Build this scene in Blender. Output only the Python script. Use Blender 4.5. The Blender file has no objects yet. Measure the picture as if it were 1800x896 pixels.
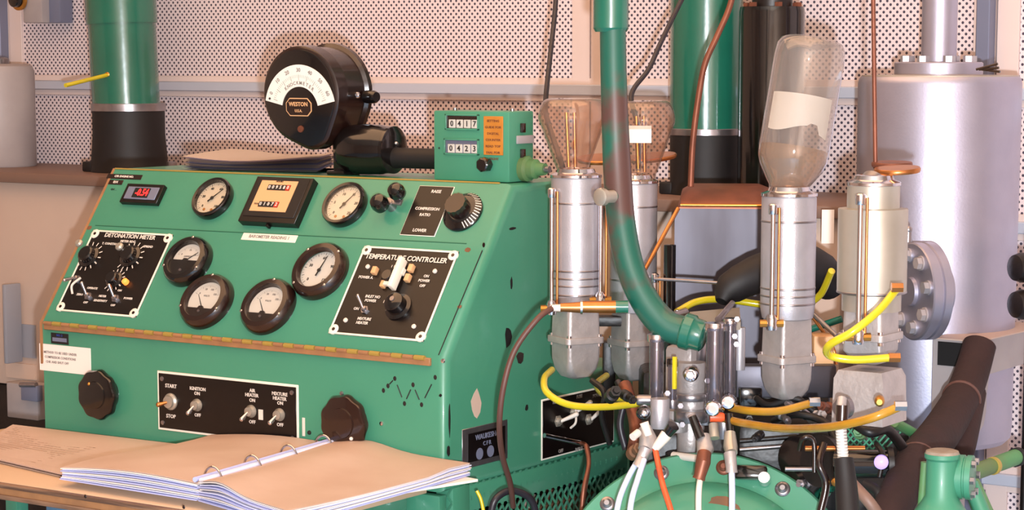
import bpy, bmesh, math, random
from mathutils import Vector, Matrix
random.seed(7)
V = Vector
S = bpy.context.scene
COL = S.collection
# ------------------------------------------------------------------ camera
CF, CX, CY = 4000.0, 900.0, 600.0
PSI = math.radians(34.5); TH = math.atan(500/4000)
CP = V((2.185, -2.986, 1.5))
FH = V((-math.sin(PSI), math.cos(PSI), 0)); RT = V((math.cos(PSI), math.sin(PSI), 0)); UPZ = V((0, 0, 1))
FW = FH*math.cos(TH) - UPZ*math.sin(TH); UV = FH*math.sin(TH) + UPZ*math.cos(TH)
cam = bpy.data.objects.new('camera', bpy.data.cameras.new('camera')); COL.objects.link(cam)
cam.matrix_world = Matrix((( RT.x, UV.x, -FW.x, CP.x), (RT.y, UV.y, -FW.y, CP.y), (RT.z, UV.z, -FW.z, CP.z), (0, 0, 0, 1)))
cam.data.sensor_width = 36; cam.data.lens = CF/1800*36
cam.data.shift_y = (CY-448)/1800
cam.data.clip_start = 0.05
S.camera = cam
# ------------------------------------------------------------------ light
W = bpy.data.worlds.new('room_air'); S.world = W; W.use_nodes = True
W.node_tree.nodes['Background'].inputs[0].default_value = (1.0, .43, .16, 1)
W.node_tree.nodes['Background'].inputs[1].default_value = .27
def lamp(name, kind, loc, power, col, **k):
    l = bpy.data.lights.new(name, kind); l.energy = power; l.color = col
    for a, b in k.items(): setattr(l, a, b)
    o = bpy.data.objects.new(name, l); COL.objects.link(o); o.location = loc; return o
FLASH = CP + RT*.06 - UV*.12
lamp('camera_flash', 'POINT', FLASH, 590, (.86, .93, 1.0), shadow_soft_size=.022)
lamp('ceiling_lamp', 'AREA', (-.2, -.35, 2.95), 62, (1.0, .57, .30), shape='RECTANGLE', size=3.4, size_y=2.0)
S.view_settings.view_transform = 'Standard'; S.view_settings.look = 'None'
S.view_settings.gamma = 1; S.view_settings.use_curve_mapping = False
S.view_settings.exposure = -0.12
# ------------------------------------------------------------------ pixel rays -> world points (authoring aid: everything gets its real depth)
def ray(px, py): return FW + RT*((px-CX)/CF) - UV*((py-CY)/CF)
def at(px, py, t): return CP + ray(px, py)*t
def on(px, py, a, v):
    d = ray(px, py); return CP + d*((v-CP[a])/d[a])
def onY(px, py, y): return on(px, py, 1, y)
def onX(px, py, x): return on(px, py, 0, x)
def onZ(px, py, z): return on(px, py, 2, z)
def onP(px, py, p, n):
    d = ray(px, py); return CP + d*((p-CP).dot(n)/d.dot(n))
def zrow(P, py):                                   # height on the vertical through P that shows at row py
    px = CX + CF*(P-CP).dot(RT)/(P-CP).dot(FW); d = ray(px, py)
    return CP.z + d.z*((P-CP).dot(FH)/d.dot(FH))
def wid(P, px): return px*(P-CP).dot(FW)/CF        # metres of px pixels at P
# ------------------------------------------------------------------ materials
def lin(h):
    h = h.lstrip('#'); o = []
    for i in (0, 2, 4):
        c = int(h[i:i+2], 16)/255; o.append(c/12.92 if c <= .04045 else ((c+.055)/1.055)**2.4)
    return (*o, 1)
MATS = {}
def mat(name, hexc, rough=.5, metal=0, hex2=None, scale=20, amt=.5, bump=0, bscale=200, coat=0, alpha=1, trans=0, emit=0, spec=.5, detail=4, lo=.35, hi=.65, stretch=None):
    m = bpy.data.materials.new(name); m.use_nodes = True; nt = m.node_tree; N = nt.nodes; L = nt.links
    b = N['Principled BSDF']; b.inputs['Base Color'].default_value = lin(hexc)
    b.inputs['Roughness'].default_value = rough; b.inputs['Metallic'].default_value = metal
    b.inputs['Coat Weight'].default_value = coat; b.inputs['Coat Roughness'].default_value = .08
    b.inputs['Specular IOR Level'].default_value = spec
    b.inputs['Alpha'].default_value = alpha; b.inputs['Transmission Weight'].default_value = trans
    if emit:
        b.inputs['Emission Color'].default_value = lin(hexc); b.inputs['Emission Strength'].default_value = emit
    tc = N.new('ShaderNodeTexCoord'); src = tc.outputs['Object']
    if stretch:
        mp = N.new('ShaderNodeMapping'); mp.inputs['Scale'].default_value = stretch; L.new(src, mp.inputs[0]); src = mp.outputs[0]
    if hex2:
        n = N.new('ShaderNodeTexNoise'); n.inputs['Scale'].default_value = scale; n.inputs['Detail'].default_value = detail; L.new(src, n.inputs['Vector'])
        r = N.new('ShaderNodeMapRange'); r.inputs[1].default_value = lo; r.inputs[2].default_value = hi; r.inputs[4].default_value = amt; L.new(n.outputs[0], r.inputs[0])
        x = N.new('ShaderNodeMix'); x.data_type = 'RGBA'; x.inputs[6].default_value = lin(hexc); x.inputs[7].default_value = lin(hex2)
        L.new(r.outputs[0], x.inputs[0]); L.new(x.outputs[2], b.inputs['Base Color'])
    if bump:
        n = N.new('ShaderNodeTexNoise'); n.inputs['Scale'].default_value = bscale; L.new(src, n.inputs['Vector'])
        u = N.new('ShaderNodeBump'); u.inputs['Strength'].default_value = bump; u.inputs['Distance'].default_value = .002
        L.new(n.outputs[0], u.inputs['Height']); L.new(u.outputs[0], b.inputs['Normal'])
    MATS[name] = m; return m
def thin_glass(name, tint, refl=1.0, haze=0, hazecol='#d8c0b0', rough=.02):
    m = bpy.data.materials.new(name); m.use_nodes = True; nt = m.node_tree; N = nt.nodes; L = nt.links
    N.remove(N['Principled BSDF']); out = N['Material Output']
    t = N.new('ShaderNodeBsdfTransparent'); t.inputs[0].default_value = lin(tint)
    g = N.new('ShaderNodeBsdfGlossy'); g.inputs['Roughness'].default_value = rough
    fr = N.new('ShaderNodeLayerWeight'); fr.inputs['Blend'].default_value = .5
    pw = N.new('ShaderNodeMath'); pw.operation = 'POWER'; pw.inputs[1].default_value = 4; L.new(fr.outputs['Facing'], pw.inputs[0])
    mu = N.new('ShaderNodeMath'); mu.operation = 'MULTIPLY_ADD'; mu.inputs[1].default_value = .75*refl; mu.inputs[2].default_value = .045*refl; mu.use_clamp = True; L.new(pw.outputs[0], mu.inputs[0])
    mx = N.new('ShaderNodeMixShader'); L.new(mu.outputs[0], mx.inputs[0]); L.new(t.outputs[0], mx.inputs[1]); L.new(g.outputs[0], mx.inputs[2])
    last = mx
    if haze:
        d = N.new('ShaderNodeBsdfDiffuse'); d.inputs[0].default_value = lin(hazecol)
        m2 = N.new('ShaderNodeMixShader'); m2.inputs[0].default_value = haze; L.new(mx.outputs[0], m2.inputs[1]); L.new(d.outputs[0], m2.inputs[2]); last = m2
    L.new(last.outputs[0], out.inputs[0]); MATS[name] = m; return m
def holes(name, base, dark, pitch, axes=(0, 2), rad=.27):
    m = mat(name, base, .55); nt = m.node_tree; N = nt.nodes; L = nt.links; b = N['Principled BSDF']
    tc = N.new('ShaderNodeTexCoord'); sp = N.new('ShaderNodeSeparateXYZ'); L.new(tc.outputs['Object'], sp.inputs[0])
    def M(op, a, bb=None, c=None):
        n = N.new('ShaderNodeMath'); n.operation = op
        for i, q in enumerate((a, bb, c)):
            if q is None: continue
            if isinstance(q, (int, float)): n.inputs[i].default_value = q
            else: L.new(q, n.inputs[i])
        return n.outputs[0]
    a, c = sp.outputs[axes[0]], sp.outputs[axes[1]]
    p = M('MULTIPLY', M('ADD', a, c), .7071/pitch); q = M('MULTIPLY', M('SUBTRACT', a, c), .7071/pitch)
    fp = M('SUBTRACT', M('FRACT', p), .5); fq = M('SUBTRACT', M('FRACT', q), .5)
    dd = M('SQRT', M('ADD', M('MULTIPLY', fp, fp), M('MULTIPLY', fq, fq)))
    k = M('LESS_THAN', dd, rad)
    x = N.new('ShaderNodeMix'); x.data_type = 'RGBA'; x.inputs[6].default_value = lin(base); x.inputs[7].default_value = lin(dark)
    L.new(k, x.inputs[0]); L.new(x.outputs[2], b.inputs['Base Color'])
    bp = N.new('ShaderNodeBump'); bp.inputs['Distance'].default_value = .002; bp.invert = True; L.new(k, bp.inputs['Height']); L.new(bp.outputs[0], b.inputs['Normal'])
    return m
holes('perforated_cream', '#e2d3d6', '#453f50', .0102)
mat('cream_metal', '#dfcdc8', .5, hex2='#d2bdb6', scale=3)
mat('rail_metal', '#c2c8d8', .4, .2)
mat('channel_grey', '#767b92', .45, .2)
mat('floor_blue', '#6f8fa8', .5, hex2='#5d7a90', scale=6)
mat('plain_wall', '#b79a86', .7); mat('plain_ceiling', '#c9b7a5', .8)
mat('green', '#44896d', .38, hex2='#3d8166', scale=5, coat=.25, bump=.15, bscale=60)
mat('green_dark', '#1b6653', .24, hex2='#185a49', scale=9, coat=.7, bump=.2, bscale=30)
mat('green_light', '#438a6c', .42, hex2='#3c8064', scale=6, coat=.2)
mat('green_rust', '#19594a', .38, hex2='#543a36', scale=9, amt=1, lo=.5, hi=.6, coat=.3)
mat('green_old', '#4f8a58', .5, hex2='#5d6a40', scale=12, amt=.8)
mat('primer', '#7c5550', .45, hex2='#3c7a66', scale=14, amt=.9, lo=.5, hi=.72, coat=.2)
mat('brown_edge', '#a4754e', .5, hex2='#7c5940', scale=30)
mat('black_gloss', '#0e0b0c', .16, coat=.6, hex2='#17100f', scale=6)
mat('bakelite', '#1d0f0d', .25, coat=.5, hex2='#33190f', scale=5)
mat('black_plate', '#0c0707', .32, hex2='#140c0b', scale=30)
mat('black_rubber', '#0f0b0c', .6, hex2='#191214', scale=20)
mat('engine_black', '#0f0c0d', .42, hex2='#261b18', scale=25, bump=.4, bscale=60)
mat('white_paint', '#efe6d6', .5)
mat('dial_white', '#f1ece2', .5, hex2='#e6ddce', scale=15)
mat('dial_cream', '#ead9bd', .5)
mat('tan_plate', '#d9a878', .5)
mat('orange_plate', '#bf7a2c', .5, hex2='#a8661f', scale=40)
mat('seam_green', '#28644a', .5); mat('panel_blue', '#5f86a4', .5, hex2='#54789a', scale=4); mat('ink', '#1b1716', .6); mat('grey_ink', '#8e8680', .6); mat('red_ink', '#b6301f', .5)
mat('paper', '#f4e6dc', .7); mat('paper_warm', '#cdb3a4', .5, hex2='#bb9b89', scale=7); mat('paper_blue', '#b9bfee', .5)
mat('plastic_sleeve', '#dfe3ff', .15, coat=.5)
mat('desk_top', '#d2b394', .5); mat('desk_edge', '#8d6c55', .5, hex2='#5f4638', scale=40, stretch=(.2, 1, 4), lo=.4, hi=.6, amt=1)
mat('chrome', '#d9d6dc', .12, 1); mat('steel', '#a7a2a6', .3, .9, hex2='#7c7678', scale=30)
mat('alu', '#b9b6bb', .38, .55, hex2='#a5a1a8', scale=30, bump=.1, bscale=400)
mat('alu_box', '#504d54', .42, .7, hex2='#352f33', scale=9, amt=.9, bump=.1, bscale=20, stretch=(1, 1, .25))
mat('cast_alu', '#b9b2b0', .45, .55, hex2='#9f9694', scale=40, bump=.35, bscale=150)
mat('gold_alu', '#bbb4a8', .36, .6, hex2='#a39a8c', scale=14)
mat('silver_paint', '#b4b2c4', .42, .78, hex2='#a9a7ba', scale=20, bump=.07, bscale=220)
mat('grey_paint', '#a59c9c', .5, hex2='#938a8c', scale=12)
mat('cabinet_cream', '#c9b0a0', .5, hex2='#c0a597', scale=5)
mat('cabinet_brown', '#7b5f52', .5)
mat('tape_grey', '#8f8f98', .5)
mat('brass', '#c98f45', .3, .9); mat('copper', '#c9854e', .3, .9, hex2='#a8683c', scale=20)
mat('copper_dull', '#8a5440', .45, .6, hex2='#5c3a30', scale=25)
mat('cable_brown', '#5a3a32', .5); mat('cable_black', '#27232a', .4)
mat('insulation', '#301816', .85, hex2='#20100f', scale=20, bump=.5, bscale=120)
mat('yellow_tube', '#cdbc1d', .2, coat=.5, hex2='#b7a51c', scale=30)
mat('amber_tube', '#b0801c', .2, coat=.5, hex2='#93641a', scale=30)
mat('orange_tube', '#d8552a', .35, coat=.3); mat('pale_tube', '#c9d3ee', .3, coat=.3)
mat('red_led', '#ff2a2a', .4, emit=2.2); mat('neon', '#ff8a3a', .4, emit=1.6)
mat('dark_void', '#0d0b0c', .8); mat('gold_line', '#b59a4e', .4, .4)
mat('rust', '#6b4a33', .8, hex2='#8a5c3a', scale=40)
mat('concrete_cap', '#9c8f80', .9, hex2='#6f5a4a', scale=60)
mat('blue_label', '#2b3f8c', .4); mat('violet_lens', '#b9a0ff', .2, emit=.6); mat('milk', '#ddd3c8', .5)
thin_glass('glass_pane', '#f6f6f6', .9)
thin_glass('flask_glass', '#f8efe8', 1.5, .035, '#e8d6cc')
thin_glass('bottle_glass', '#f6f2ee', 1.6, .07, '#dcd6d6')
thin_glass('murky', '#e6c9a8', .6, .22, '#d8bfa4', .1)
thin_glass('tube_glass', '#c9c4cc', 2.2, .14, '#8d8892')
# ------------------------------------------------------------------ mesh builder
def frame(o, u=(1, 0, 0), v=(0, 0, 1)):            # local x, y, z (out of the face) -> world
    u = V(u).normalized(); v = V(v).normalized(); w = u.cross(v).normalized(); v = w.cross(u)
    return Matrix(((u.x, v.x, w.x, o[0]), (u.y, v.y, w.y, o[1]), (u.z, v.z, w.z, o[2]), (0, 0, 0, 1)))
def axis_frame(o, w):                              # frame whose z runs along w
    w = V(w).normalized(); a = V((0, 0, 1)) if abs(w.z) < .9 else V((1, 0, 0))
    u = a.cross(w).normalized(); v = w.cross(u)
    return Matrix(((u.x, v.x, w.x, o[0]), (u.y, v.y, w.y, o[1]), (u.z, v.z, w.z, o[2]), (0, 0, 0, 1)))
def smooth_path(p, n=6):
    p = [V(q) for q in p]; o = []
    for i in range(len(p)-1):
        a = p[i-1] if i else p[0]*2-p[1]; b, c = p[i], p[i+1]; d = p[i+2] if i+2 < len(p) else p[-1]*2-p[-2]
        for k in range(n):
            t = k/n; o.append(.5*((2*b)+(c-a)*t+(2*a-5*b+4*c-d)*t*t+(3*b-a-3*c+d)*t**3))
    return o+[p[-1]]
class G:
    def __init__(s, M=None): s.bm = bmesh.new(); s.M = M or Matrix.Identity(4)
    def v(s, p): return s.bm.verts.new(s.M @ V(p))
    def f(s, vs):
        try: return s.bm.faces.new(vs)
        except ValueError: return None
    def box(s, c, d, b=0, seg=2):
        r = bmesh.ops.create_cube(s.bm, size=1); vs = r['verts']
        for q in vs: q.co = s.M @ V((c[0]+q.co.x*d[0], c[1]+q.co.y*d[1], c[2]+q.co.z*d[2]))
        if b:
            es = list({e for q in vs for e in q.link_edges}); bmesh.ops.bevel(s.bm, geom=es, offset=b, segments=seg, profile=.5, affect='EDGES')
        return s
    def loft(s, rings, cap=True, closed=True):
        R = [[s.v(p) for p in r] for r in rings]; n = len(R[0])
        for a, b in zip(R, R[1:]):
            for i in range(n if closed else n-1): s.f((a[i], a[(i+1) % n], b[(i+1) % n], b[i]))
        if cap and closed: s.f(R[0][::-1]); s.f(R[-1])
        return s
    def prism(s, poly, z0, z1): return s.loft([[(x, y, z0) for x, y in poly], [(x, y, z1) for x, y in poly]])
    def lathe(s, prof, n=32, c=(0, 0, 0), cap=True, a0=0, sweep=None):
        rings = [[(c[0]+r*math.cos(2*math.pi*i/n), c[1]+r*math.sin(2*math.pi*i/n), c[2]+z) for i in range(n)] for r, z in prof]
        return s.loft(rings, cap)
    def ball(s, c, r, n=16, sc=(1, 1, 1)):
        m = max(6, n//2); P = [(max(1e-5, r*math.sin(math.pi*k/m)), -r*math.cos(math.pi*k/m)) for k in range(m+1)]
        rings = [[(c[0]+q*sc[0]*math.cos(2*math.pi*i/n), c[1]+q*sc[1]*math.sin(2*math.pi*i/n), c[2]+z*sc[2]) for i in range(n)] for q, z in P]
        return s.loft(rings)
    def tube(s, pts, r, n=10, sm=6, closed=False):
        pts = [V(p) for p in pts]; m = len(pts)
        rr = r if isinstance(r, (list, tuple)) else [r]*m
        if sm and m > 2:
            P = smooth_path(pts, sm); Q = [rr[min(m-1, i//sm)]*(1-(i % sm)/sm)+rr[min(m-1, i//sm+1)]*((i % sm)/sm) for i in range(len(P))]
        else: P, Q = pts, rr
        rings = []; up = None
        for i, p in enumerate(P):
            if closed: d = P[(i+1) % len(P)]-P[i-1]
            else: d = P[min(i+1, len(P)-1)]-P[max(i-1, 0)]
            d.normalize()
            if up is None: up = V((0, 0, 1)) if abs(d.z) < .9 else V((1, 0, 0))
            a = up.cross(d).normalized(); b = d.cross(a).normalized(); up = b
            rings.append([p+(a*math.cos(2*math.pi*k/n)+b*math.sin(2*math.pi*k/n))*Q[i] for k in range(n)])
        if closed: rings.append(rings[0]); return s.loft(rings, False)
        return s.loft(rings)
    def rod(s, a, b, r, r2=None, n=16): return s.tube([a, b], [r, r2 if r2 is not None else r], n, 0)
    def hexa(s, c, r, h, a=0): return s.prism([(c[0]+r*math.cos(a+k*math.pi/3), c[1]+r*math.sin(a+k*math.pi/3)) for k in range(6)], c[2], c[2]+h)
    def text(s, t, x, y, size, z=.0004, rot=0, sx=1, ex=.0003):
        cu = bpy.data.curves.new('t', 'FONT'); cu.body = t; cu.size = size; cu.align_x = 'CENTER'; cu.align_y = 'CENTER'; cu.extrude = ex; cu.resolution_u = 2
        cu.offset = size*.018
        o = bpy.data.objects.new('t', cu); me = bpy.data.meshes.new_from_object(o)
        me.transform(s.M @ Matrix.Translation((x, y, z)) @ Matrix.Rotation(rot, 4, 'Z') @ Matrix.Diagonal((sx, 1, 1, 1)))
        s.bm.from_mesh(me); bpy.data.objects.remove(o); bpy.data.curves.remove(cu); bpy.data.meshes.remove(me); return s
    def out(s, name, m, parent=None, label=None, cat=None, group=None, kind=None, ang=38, recalc=True):
        if recalc: bmesh.ops.recalc_face_normals(s.bm, faces=s.bm.faces)
        me = bpy.data.meshes.new(name); s.bm.to_mesh(me); s.bm.free()
        o = bpy.data.objects.new(name, me); COL.objects.link(o)
        me.materials.append(MATS[m]); me.polygons.foreach_set('use_smooth', [True]*len(me.polygons)); me.set_sharp_from_angle(angle=math.radians(ang))
        if parent is None or cat or kind == 'structure':           # top level: origin at the base centre
            if me.vertices:
                xs = [q.co for q in me.vertices]; c = V(((min(q.x for q in xs)+max(q.x for q in xs))/2, (min(q.y for q in xs)+max(q.y for q in xs))/2, min(q.z for q in xs)))
                if parent is None and kind != 'structure': me.transform(Matrix.Translation(-c)); o.location = c
        if parent is not None:
            o.parent = parent; o.matrix_parent_inverse = (Matrix.Translation(parent.location) if parent.parent is None else Matrix.Identity(4)).inverted()
        if label: o['label'] = label
        if cat: o['category'] = cat
        if group: o['group'] = group
        if kind: o['kind'] = kind
        return o
def thing(name, label, cat, loc, group=None):
    o = bpy.data.objects.new(name, None); COL.objects.link(o); o.location = loc; o.empty_display_size = .05
    o['label'] = label; o['category'] = cat
    if group: o['group'] = group
    return o
def struct(g, name, m, parent=None): return g.out(name, m, parent, kind='structure' if parent is None else None)
def circ(x, y, r, n=32, a0=0, a1=2*math.pi): return [(x+r*math.cos(a0+(a1-a0)*k/n), y+r*math.sin(a0+(a1-a0)*k/n)) for k in range(n)]
def sector(x, y, r0, r1, a0, a1, n=24):
    A = [a0+(a1-a0)*k/n for k in range(n+1)]
    return [(x+r1*math.cos(a), y+r1*math.sin(a)) for a in A]+[(x+r0*math.cos(a), y+r0*math.sin(a)) for a in A[::-1]]
D2 = math.radians
# ================================================================== SETTING
WY = 1.13
g = G().box((0, -1.7, -.05), (6.8, 6, .1)); struct(g, 'floor', 'floor_blue')
g = G().box((0, -1.7, 3.05), (6.8, 6, .1)); struct(g, 'ceiling', 'plain_ceiling')
g = G().box((-3.35, -1.7, 1.5), (.1, 6, 3)); struct(g, 'wall_left', 'plain_wall')
g = G().box((3.35, -1.7, 1.5), (.1, 6, 3)); struct(g, 'wall_right', 'plain_wall')
g = G().box((0, -4.65, 1.5), (6.6, .1, 3)); struct(g, 'wall_front', 'plain_wall')
wb = struct(G().box((0, WY+.065, 1.5), (6.6, .09, 3)), 'wall_back', 'cream_metal')
XS = [-3.3, -2.2, -.438, .475, 1.38, 2.3, 3.3]; ZS = [0, .69, 1.178, 1.43, 2.2, 3.0]
for x0, x1 in zip(XS, XS[1:]):
    for z0, z1 in zip(ZS, ZS[1:]):
        G().box(((x0+x1)/2, WY+.01, (z0+z1)/2), (x1-x0-.006, .02, z1-z0-.006), .002, 1).out('perforated_panel', 'perforated_cream', wb)
for x in XS[1:-1]:
    G().box((x-.024, WY-.003, 1.5), (.044, .008, 3), .001, 1).out('panel_margin', 'cream_metal', wb)
    G().box((x+.024, WY-.003, 1.5), (.044, .008, 3), .001, 1).out('panel_margin', 'cream_metal', wb)
for z in ZS[1:-1]:
    G().box((0, WY-.0035, z), (6.5, .006, .05), .001, 1).out('rail_margin', 'cream_metal', wb)
for i, z in enumerate(ZS[1:-1]):
    struct(G().box((0, WY-.012, z), (6.5, .012, .023), .002, 1), 'trim_%d' % (i+1), 'rail_metal')
struct(G().box((.46, WY-.022, 1.5), (.028, .03, 3), .002, 1), 'trim_5', 'channel_grey')
struct(G().box((-2.215, WY-.022, 1.5), (.03, .03, 3), .002, 1), 'trim_6', 'channel_grey')
# ---- long low cabinet (sill) along the wall
LZ = 1.232; LF = .75
cab = thing('wall_cabinet', 'long low cream metal cabinet running along the perforated wall behind the console', 'cabinet', (-1.1, .92, 0))
x0, x1 = -2.9, .335
G().box(((x0+x1)/2, .945, .97), (x1-x0, .36, .49), .004).out('body', 'cabinet_cream', cab)
G().box(((x0+x1)/2, .93, LZ-.012), (x1-x0+.02, .38, .024), .003).out('top', 'cabinet_brown', cab)
G().box(((x0+x1)/2, .96, .36), (x1-x0, .3, .71), .004).out('base', 'engine_black', cab)
for (a, b, c, d, m) in ((24, 568, 62, 630, 'tape_grey'), (10, 636, 62, 668, 'cabinet_brown')):
    p, q = onY(a, b, LF+.01), onY(c, d, LF+.01)
    G().box(((p.x+q.x)/2, .763, (p.z+q.z)/2), (q.x-p.x, .006, p.z-q.z)).out('cover_patch', m if m == 'tape_grey' else 'cabinet_cream', cab)
for (a, b, c, d, m, n) in ((8, 672, 64, 740, 'grey_paint', 'junction_box'), (0, 500, 10, 640, 'tape_grey', 'duct_cover')):
    p, q = onY(a, b, .70), onY(c, d, .70)
    o = thing(n, {'junction_box': 'grey steel junction box low beside the left side of the console', 'duct_cover': 'narrow blue grey duct cover at the left edge beside the cabinet'}[n], 'box' if n == 'junction_box' else 'duct', ((p.x+q.x)/2, .72, q.z))
    G().box(((p.x+q.x)/2, .73, (p.z+q.z)/2), (q.x-p.x, .05, p.z-q.z), .003).out('body', m, o)
    if n == 'junction_box':
        a_, b_ = onY(37, 675, .69), onY(66, 706, .69); G().box(((a_.x+b_.x)/2, .698, (a_.z+b_.z)/2), (b_.x-a_.x, .02, a_.z-b_.z), .002).out('lid', 'channel_grey', o)
        G().rod(onY(36, 676, .69), onY(64, 676, .69), .006).out('conduit', 'steel', o)
# ---- pale canister standing on the cabinet, far left
P = onZ(2, 316, LZ); P = V((onY(0, 300, .95).x, .95, LZ)); r = wid(P, 64)
c = thing('pale_canister', 'pale grey rounded metal canister cut by the left edge of the photo', 'canister', P)
h = zrow(P, 112)-LZ
G(Matrix.Translation(P)).lathe([(r*.97, 0), (r, .004), (r, h-.02), (r*.94, h-.006), (r*.8, h), (.03, h)], 40).out('body', 'grey_paint', c)
G(Matrix.Translation(P+V((0, 0, h)))).lathe([(.03, 0), (.03, .012), (.02, .016)], 20).out('cap', 'steel', c)
# ---- electrical box on the wall at upper left
c = thing('switch_box', 'small grey wall switch box with a dark round knob, upper left corner', 'switch box', V((-2.1, WY-.03, 1.5)))
def wallbox(a, b, cc, d, y0, y1, n, m):
    p, q = onY(a, b, y0), onY(cc, d, y0); G().box(((p.x+q.x)/2, (y0+y1)/2, (p.z+q.z)/2), (abs(q.x-p.x), abs(y1-y0), abs(p.z-q.z)), .003).out(n, m, c)
wallbox(38, -70, 74, 40, WY-.075, WY-.005, 'housing', 'grey_paint'); wallbox(74, -70, 106, 40, WY-.05, WY-.006, 'side_housing', 'channel_grey')
P = onY(35, 0, WY-.078); g = G(axis_frame(P, (0, -1, 0)))
g.lathe([(.026, 0), (.026, .006), (.022, .008)], 28).out('knob_ring', 'brass', c)
G(axis_frame(P+V((0, -.006, 0)), (0, -1, 0))).lathe([(.019, 0), (.018, .016), (.012, .019)], 24).out('knob', 'black_gloss', c)
# ---- duct pipes on the cabinet
def duct(px, pytop, pybase, half, Yd, name, label, lean, ysplit, clamp, bootw, sections):
    P = V((onZ(px, pybase, LZ).x, Yd, LZ)); P.x = onY(px, pybase, Yd).x
    t = thing(name, label, 'pipe', P)
    L_ = lambda z: P+V((lean*(z-LZ), 0, z-LZ))
    zs = zrow(P, ysplit); zc0, zc1 = zrow(P, clamp[1]), zrow(P, clamp[0]); r = wid(P, half)
    G().rod(L_(zs-.03), L_(2.6), r, n=48).out('pipe', 'green_dark', t)
    for y0, y1, k in sections: G().rod(L_(zrow(P, y0)), L_(zrow(P, y1)), r*k, n=48).out('sleeve', 'green_dark', t)
    b0, b1 = wid(P, bootw[0]), wid(P, bootw[1]); zb = zs
    g = G(Matrix.Translation(L_(LZ)) @ Matrix.Shear('XY', 4, (lean, 0)) if False else Matrix.Translation(P))
    H = zb-LZ
    g.lathe([(b1*1.02, 0), (b1*1.02, .006), (b1, .012), (b1*.99, .03), (b0, H*.6), (b0, H), (r*.98, H), (r*.98, H*.9)], 48).out('rubber_boot', 'black_rubber', t)
    g = G(Matrix.Translation(P+V((0, 0, zc0-LZ)))); hh = zc1-zc0
    g.lathe([(b0*1.015, 0), (b0*1.03, .001), (b0*1.03, hh-.001), (b0*1.015, hh)], 48).out('clamp_band', 'steel', t)
    for s_ in (-1, 1):
        q = P+RT*(s_*b1*1.02)+V((0, 0, .012)); G().box((q.x, q.y, q.z), (.03, .03, .024), .004).out('foot_lug', 'steel' if s_ > 0 else 'black_rubber', t)
    return t, P, r
T1, P1, r1 = duct(228, 0, 292, 59, .93, 'green_duct_pipe', 'upright green duct pipe with black rubber boot at left, behind the console', -.045, 190, (181, 195), (63, 67), [(42, -200, 1.05)])
q0, q1 = P1+RT*(-.012)+V((0, -r1*.95, 0)), None
z = zrow(P1, 131); a = at(192, 131, (V((P1.x, P1.y-r1*.9, z))-CP).dot(FW)); b = at(115, 150, (a-CP).dot(FW)-.12)
G().rod(a, b, .0048).out('sight_stub', 'yellow_tube', T1, label='yellow plastic stub tube'); G(axis_frame(a, b-a)).lathe([(.011, -.004), (.011, .006), (.006, .01)], 16).out('stub_nut', 'brass', T1)
T2, P2, r2 = duct(1239, 0, 325, 63, .93, 'green_duct_pipe', 'upright green duct pipe with black rubber boot and steel band, left of the black cylinder', 0, 200, (225, 237), (62, 62), [])
# ---- black cylinder
P = onY(1353, 330, .90); P.z = LZ; r = wid(P, 57); h = zrow(P, 12)-LZ
c = thing('black_cylinder', 'tall glossy black cylinder standing upright behind the tilted bottle', 'cylinder', P)
G(Matrix.Translation(P)).lathe([(r, 0), (r, h-.01), (r*.97, h), (r*.7, h)], 48).out('body', 'black_gloss', c)
G(Matrix.Translation(P+V((0, 0, h)))).lathe([(r*.62, 0), (r*.62, .02), (r*.3, .03), (r*.3, .3)], 32).out('neck', 'engine_black', c)
for k in range(6): a = k*math.pi/3+.2; G(Matrix.Translation(P+V((r*.8*math.cos(a), r*.8*math.sin(a), h)))).hexa((0, 0, 0), .008, .008).out('bolt', 'copper_dull', c)
G(Matrix.Translation(P)).lathe([(r*1.03, 0), (r*1.03, .02), (r, .021)], 48).out('base_ring', 'black_gloss', c)

# ================================================================== CONSOLE
ZH, ZT = 1.008, 1.286; YT = .2; XL = -.932; BET = math.atan2(ZT-ZH, YT)
SU, SV = V((1, 0, 0)), V((0, math.cos(BET), math.sin(BET))); SN = SU.cross(SV)
SP0 = V((0, 0, ZH))
def slope(px, py, up=0): return frame(onP(px, py, SP0+SN*up, SN)+SN*0, SU, SV)
def front(px, py, off=0): return frame(onY(px, py, -off))
def side(px, py, off=0): return frame(onX(px, py, off), (0, 1, 0), (0, 0, 1))
con = thing('control_console', 'green engine control console with sloping gauge panel, dials and switches', 'control console', V((-.46, .25, 0)))
prof = [(0, .785), (0, ZH), (YT, ZT), (.40, ZT), (.40, .94), (.60, .94), (.60, .785)]
g = G().loft([[(XL, y, z) for y, z in prof], [(0, y, z) for y, z in prof]])
bmesh.ops.recalc_face_normals(g.bm, faces=g.bm.faces)
bmesh.ops.bevel(g.bm, geom=[e for e in g.bm.edges if abs(e.verts[0].co.x) < 1e-6 and abs(e.verts[1].co.x) < 1e-6 and min(q.co.z for q in e.verts) > .78], offset=.016, segments=5, profile=.5, affect='EDGES')
g.out('body', 'green', con)
for px0, px1, m_ in ((60, 138, 'panel_blue'), (138, 182, 'green'), (182, 640, 'panel_blue'), (640, 778, 'green')):
    xa_, xb_ = max(XL, onY(px0, 890, 0).x), onY(px1, 890, 0).x
    G().box(((xa_+xb_)/2, .004, .39), (xb_-xa_-.004, .02, .78), .002).out('front_panel', m_, con)
g = G().box((-.46, .59, .4), (.92, .02, .79)).box((XL+.01, .3, .4), (.02, .58, .79)); g.out('base_panel', 'green', con)
for y in (.045, .60): G().box((-.018, y, .39), (.036, .05, .80), .004).out('corner_post', 'green', con)
G().box((-.012, .32, .765), (.02, .56, .045), .002).out('mesh_rail', 'green', con)
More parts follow.
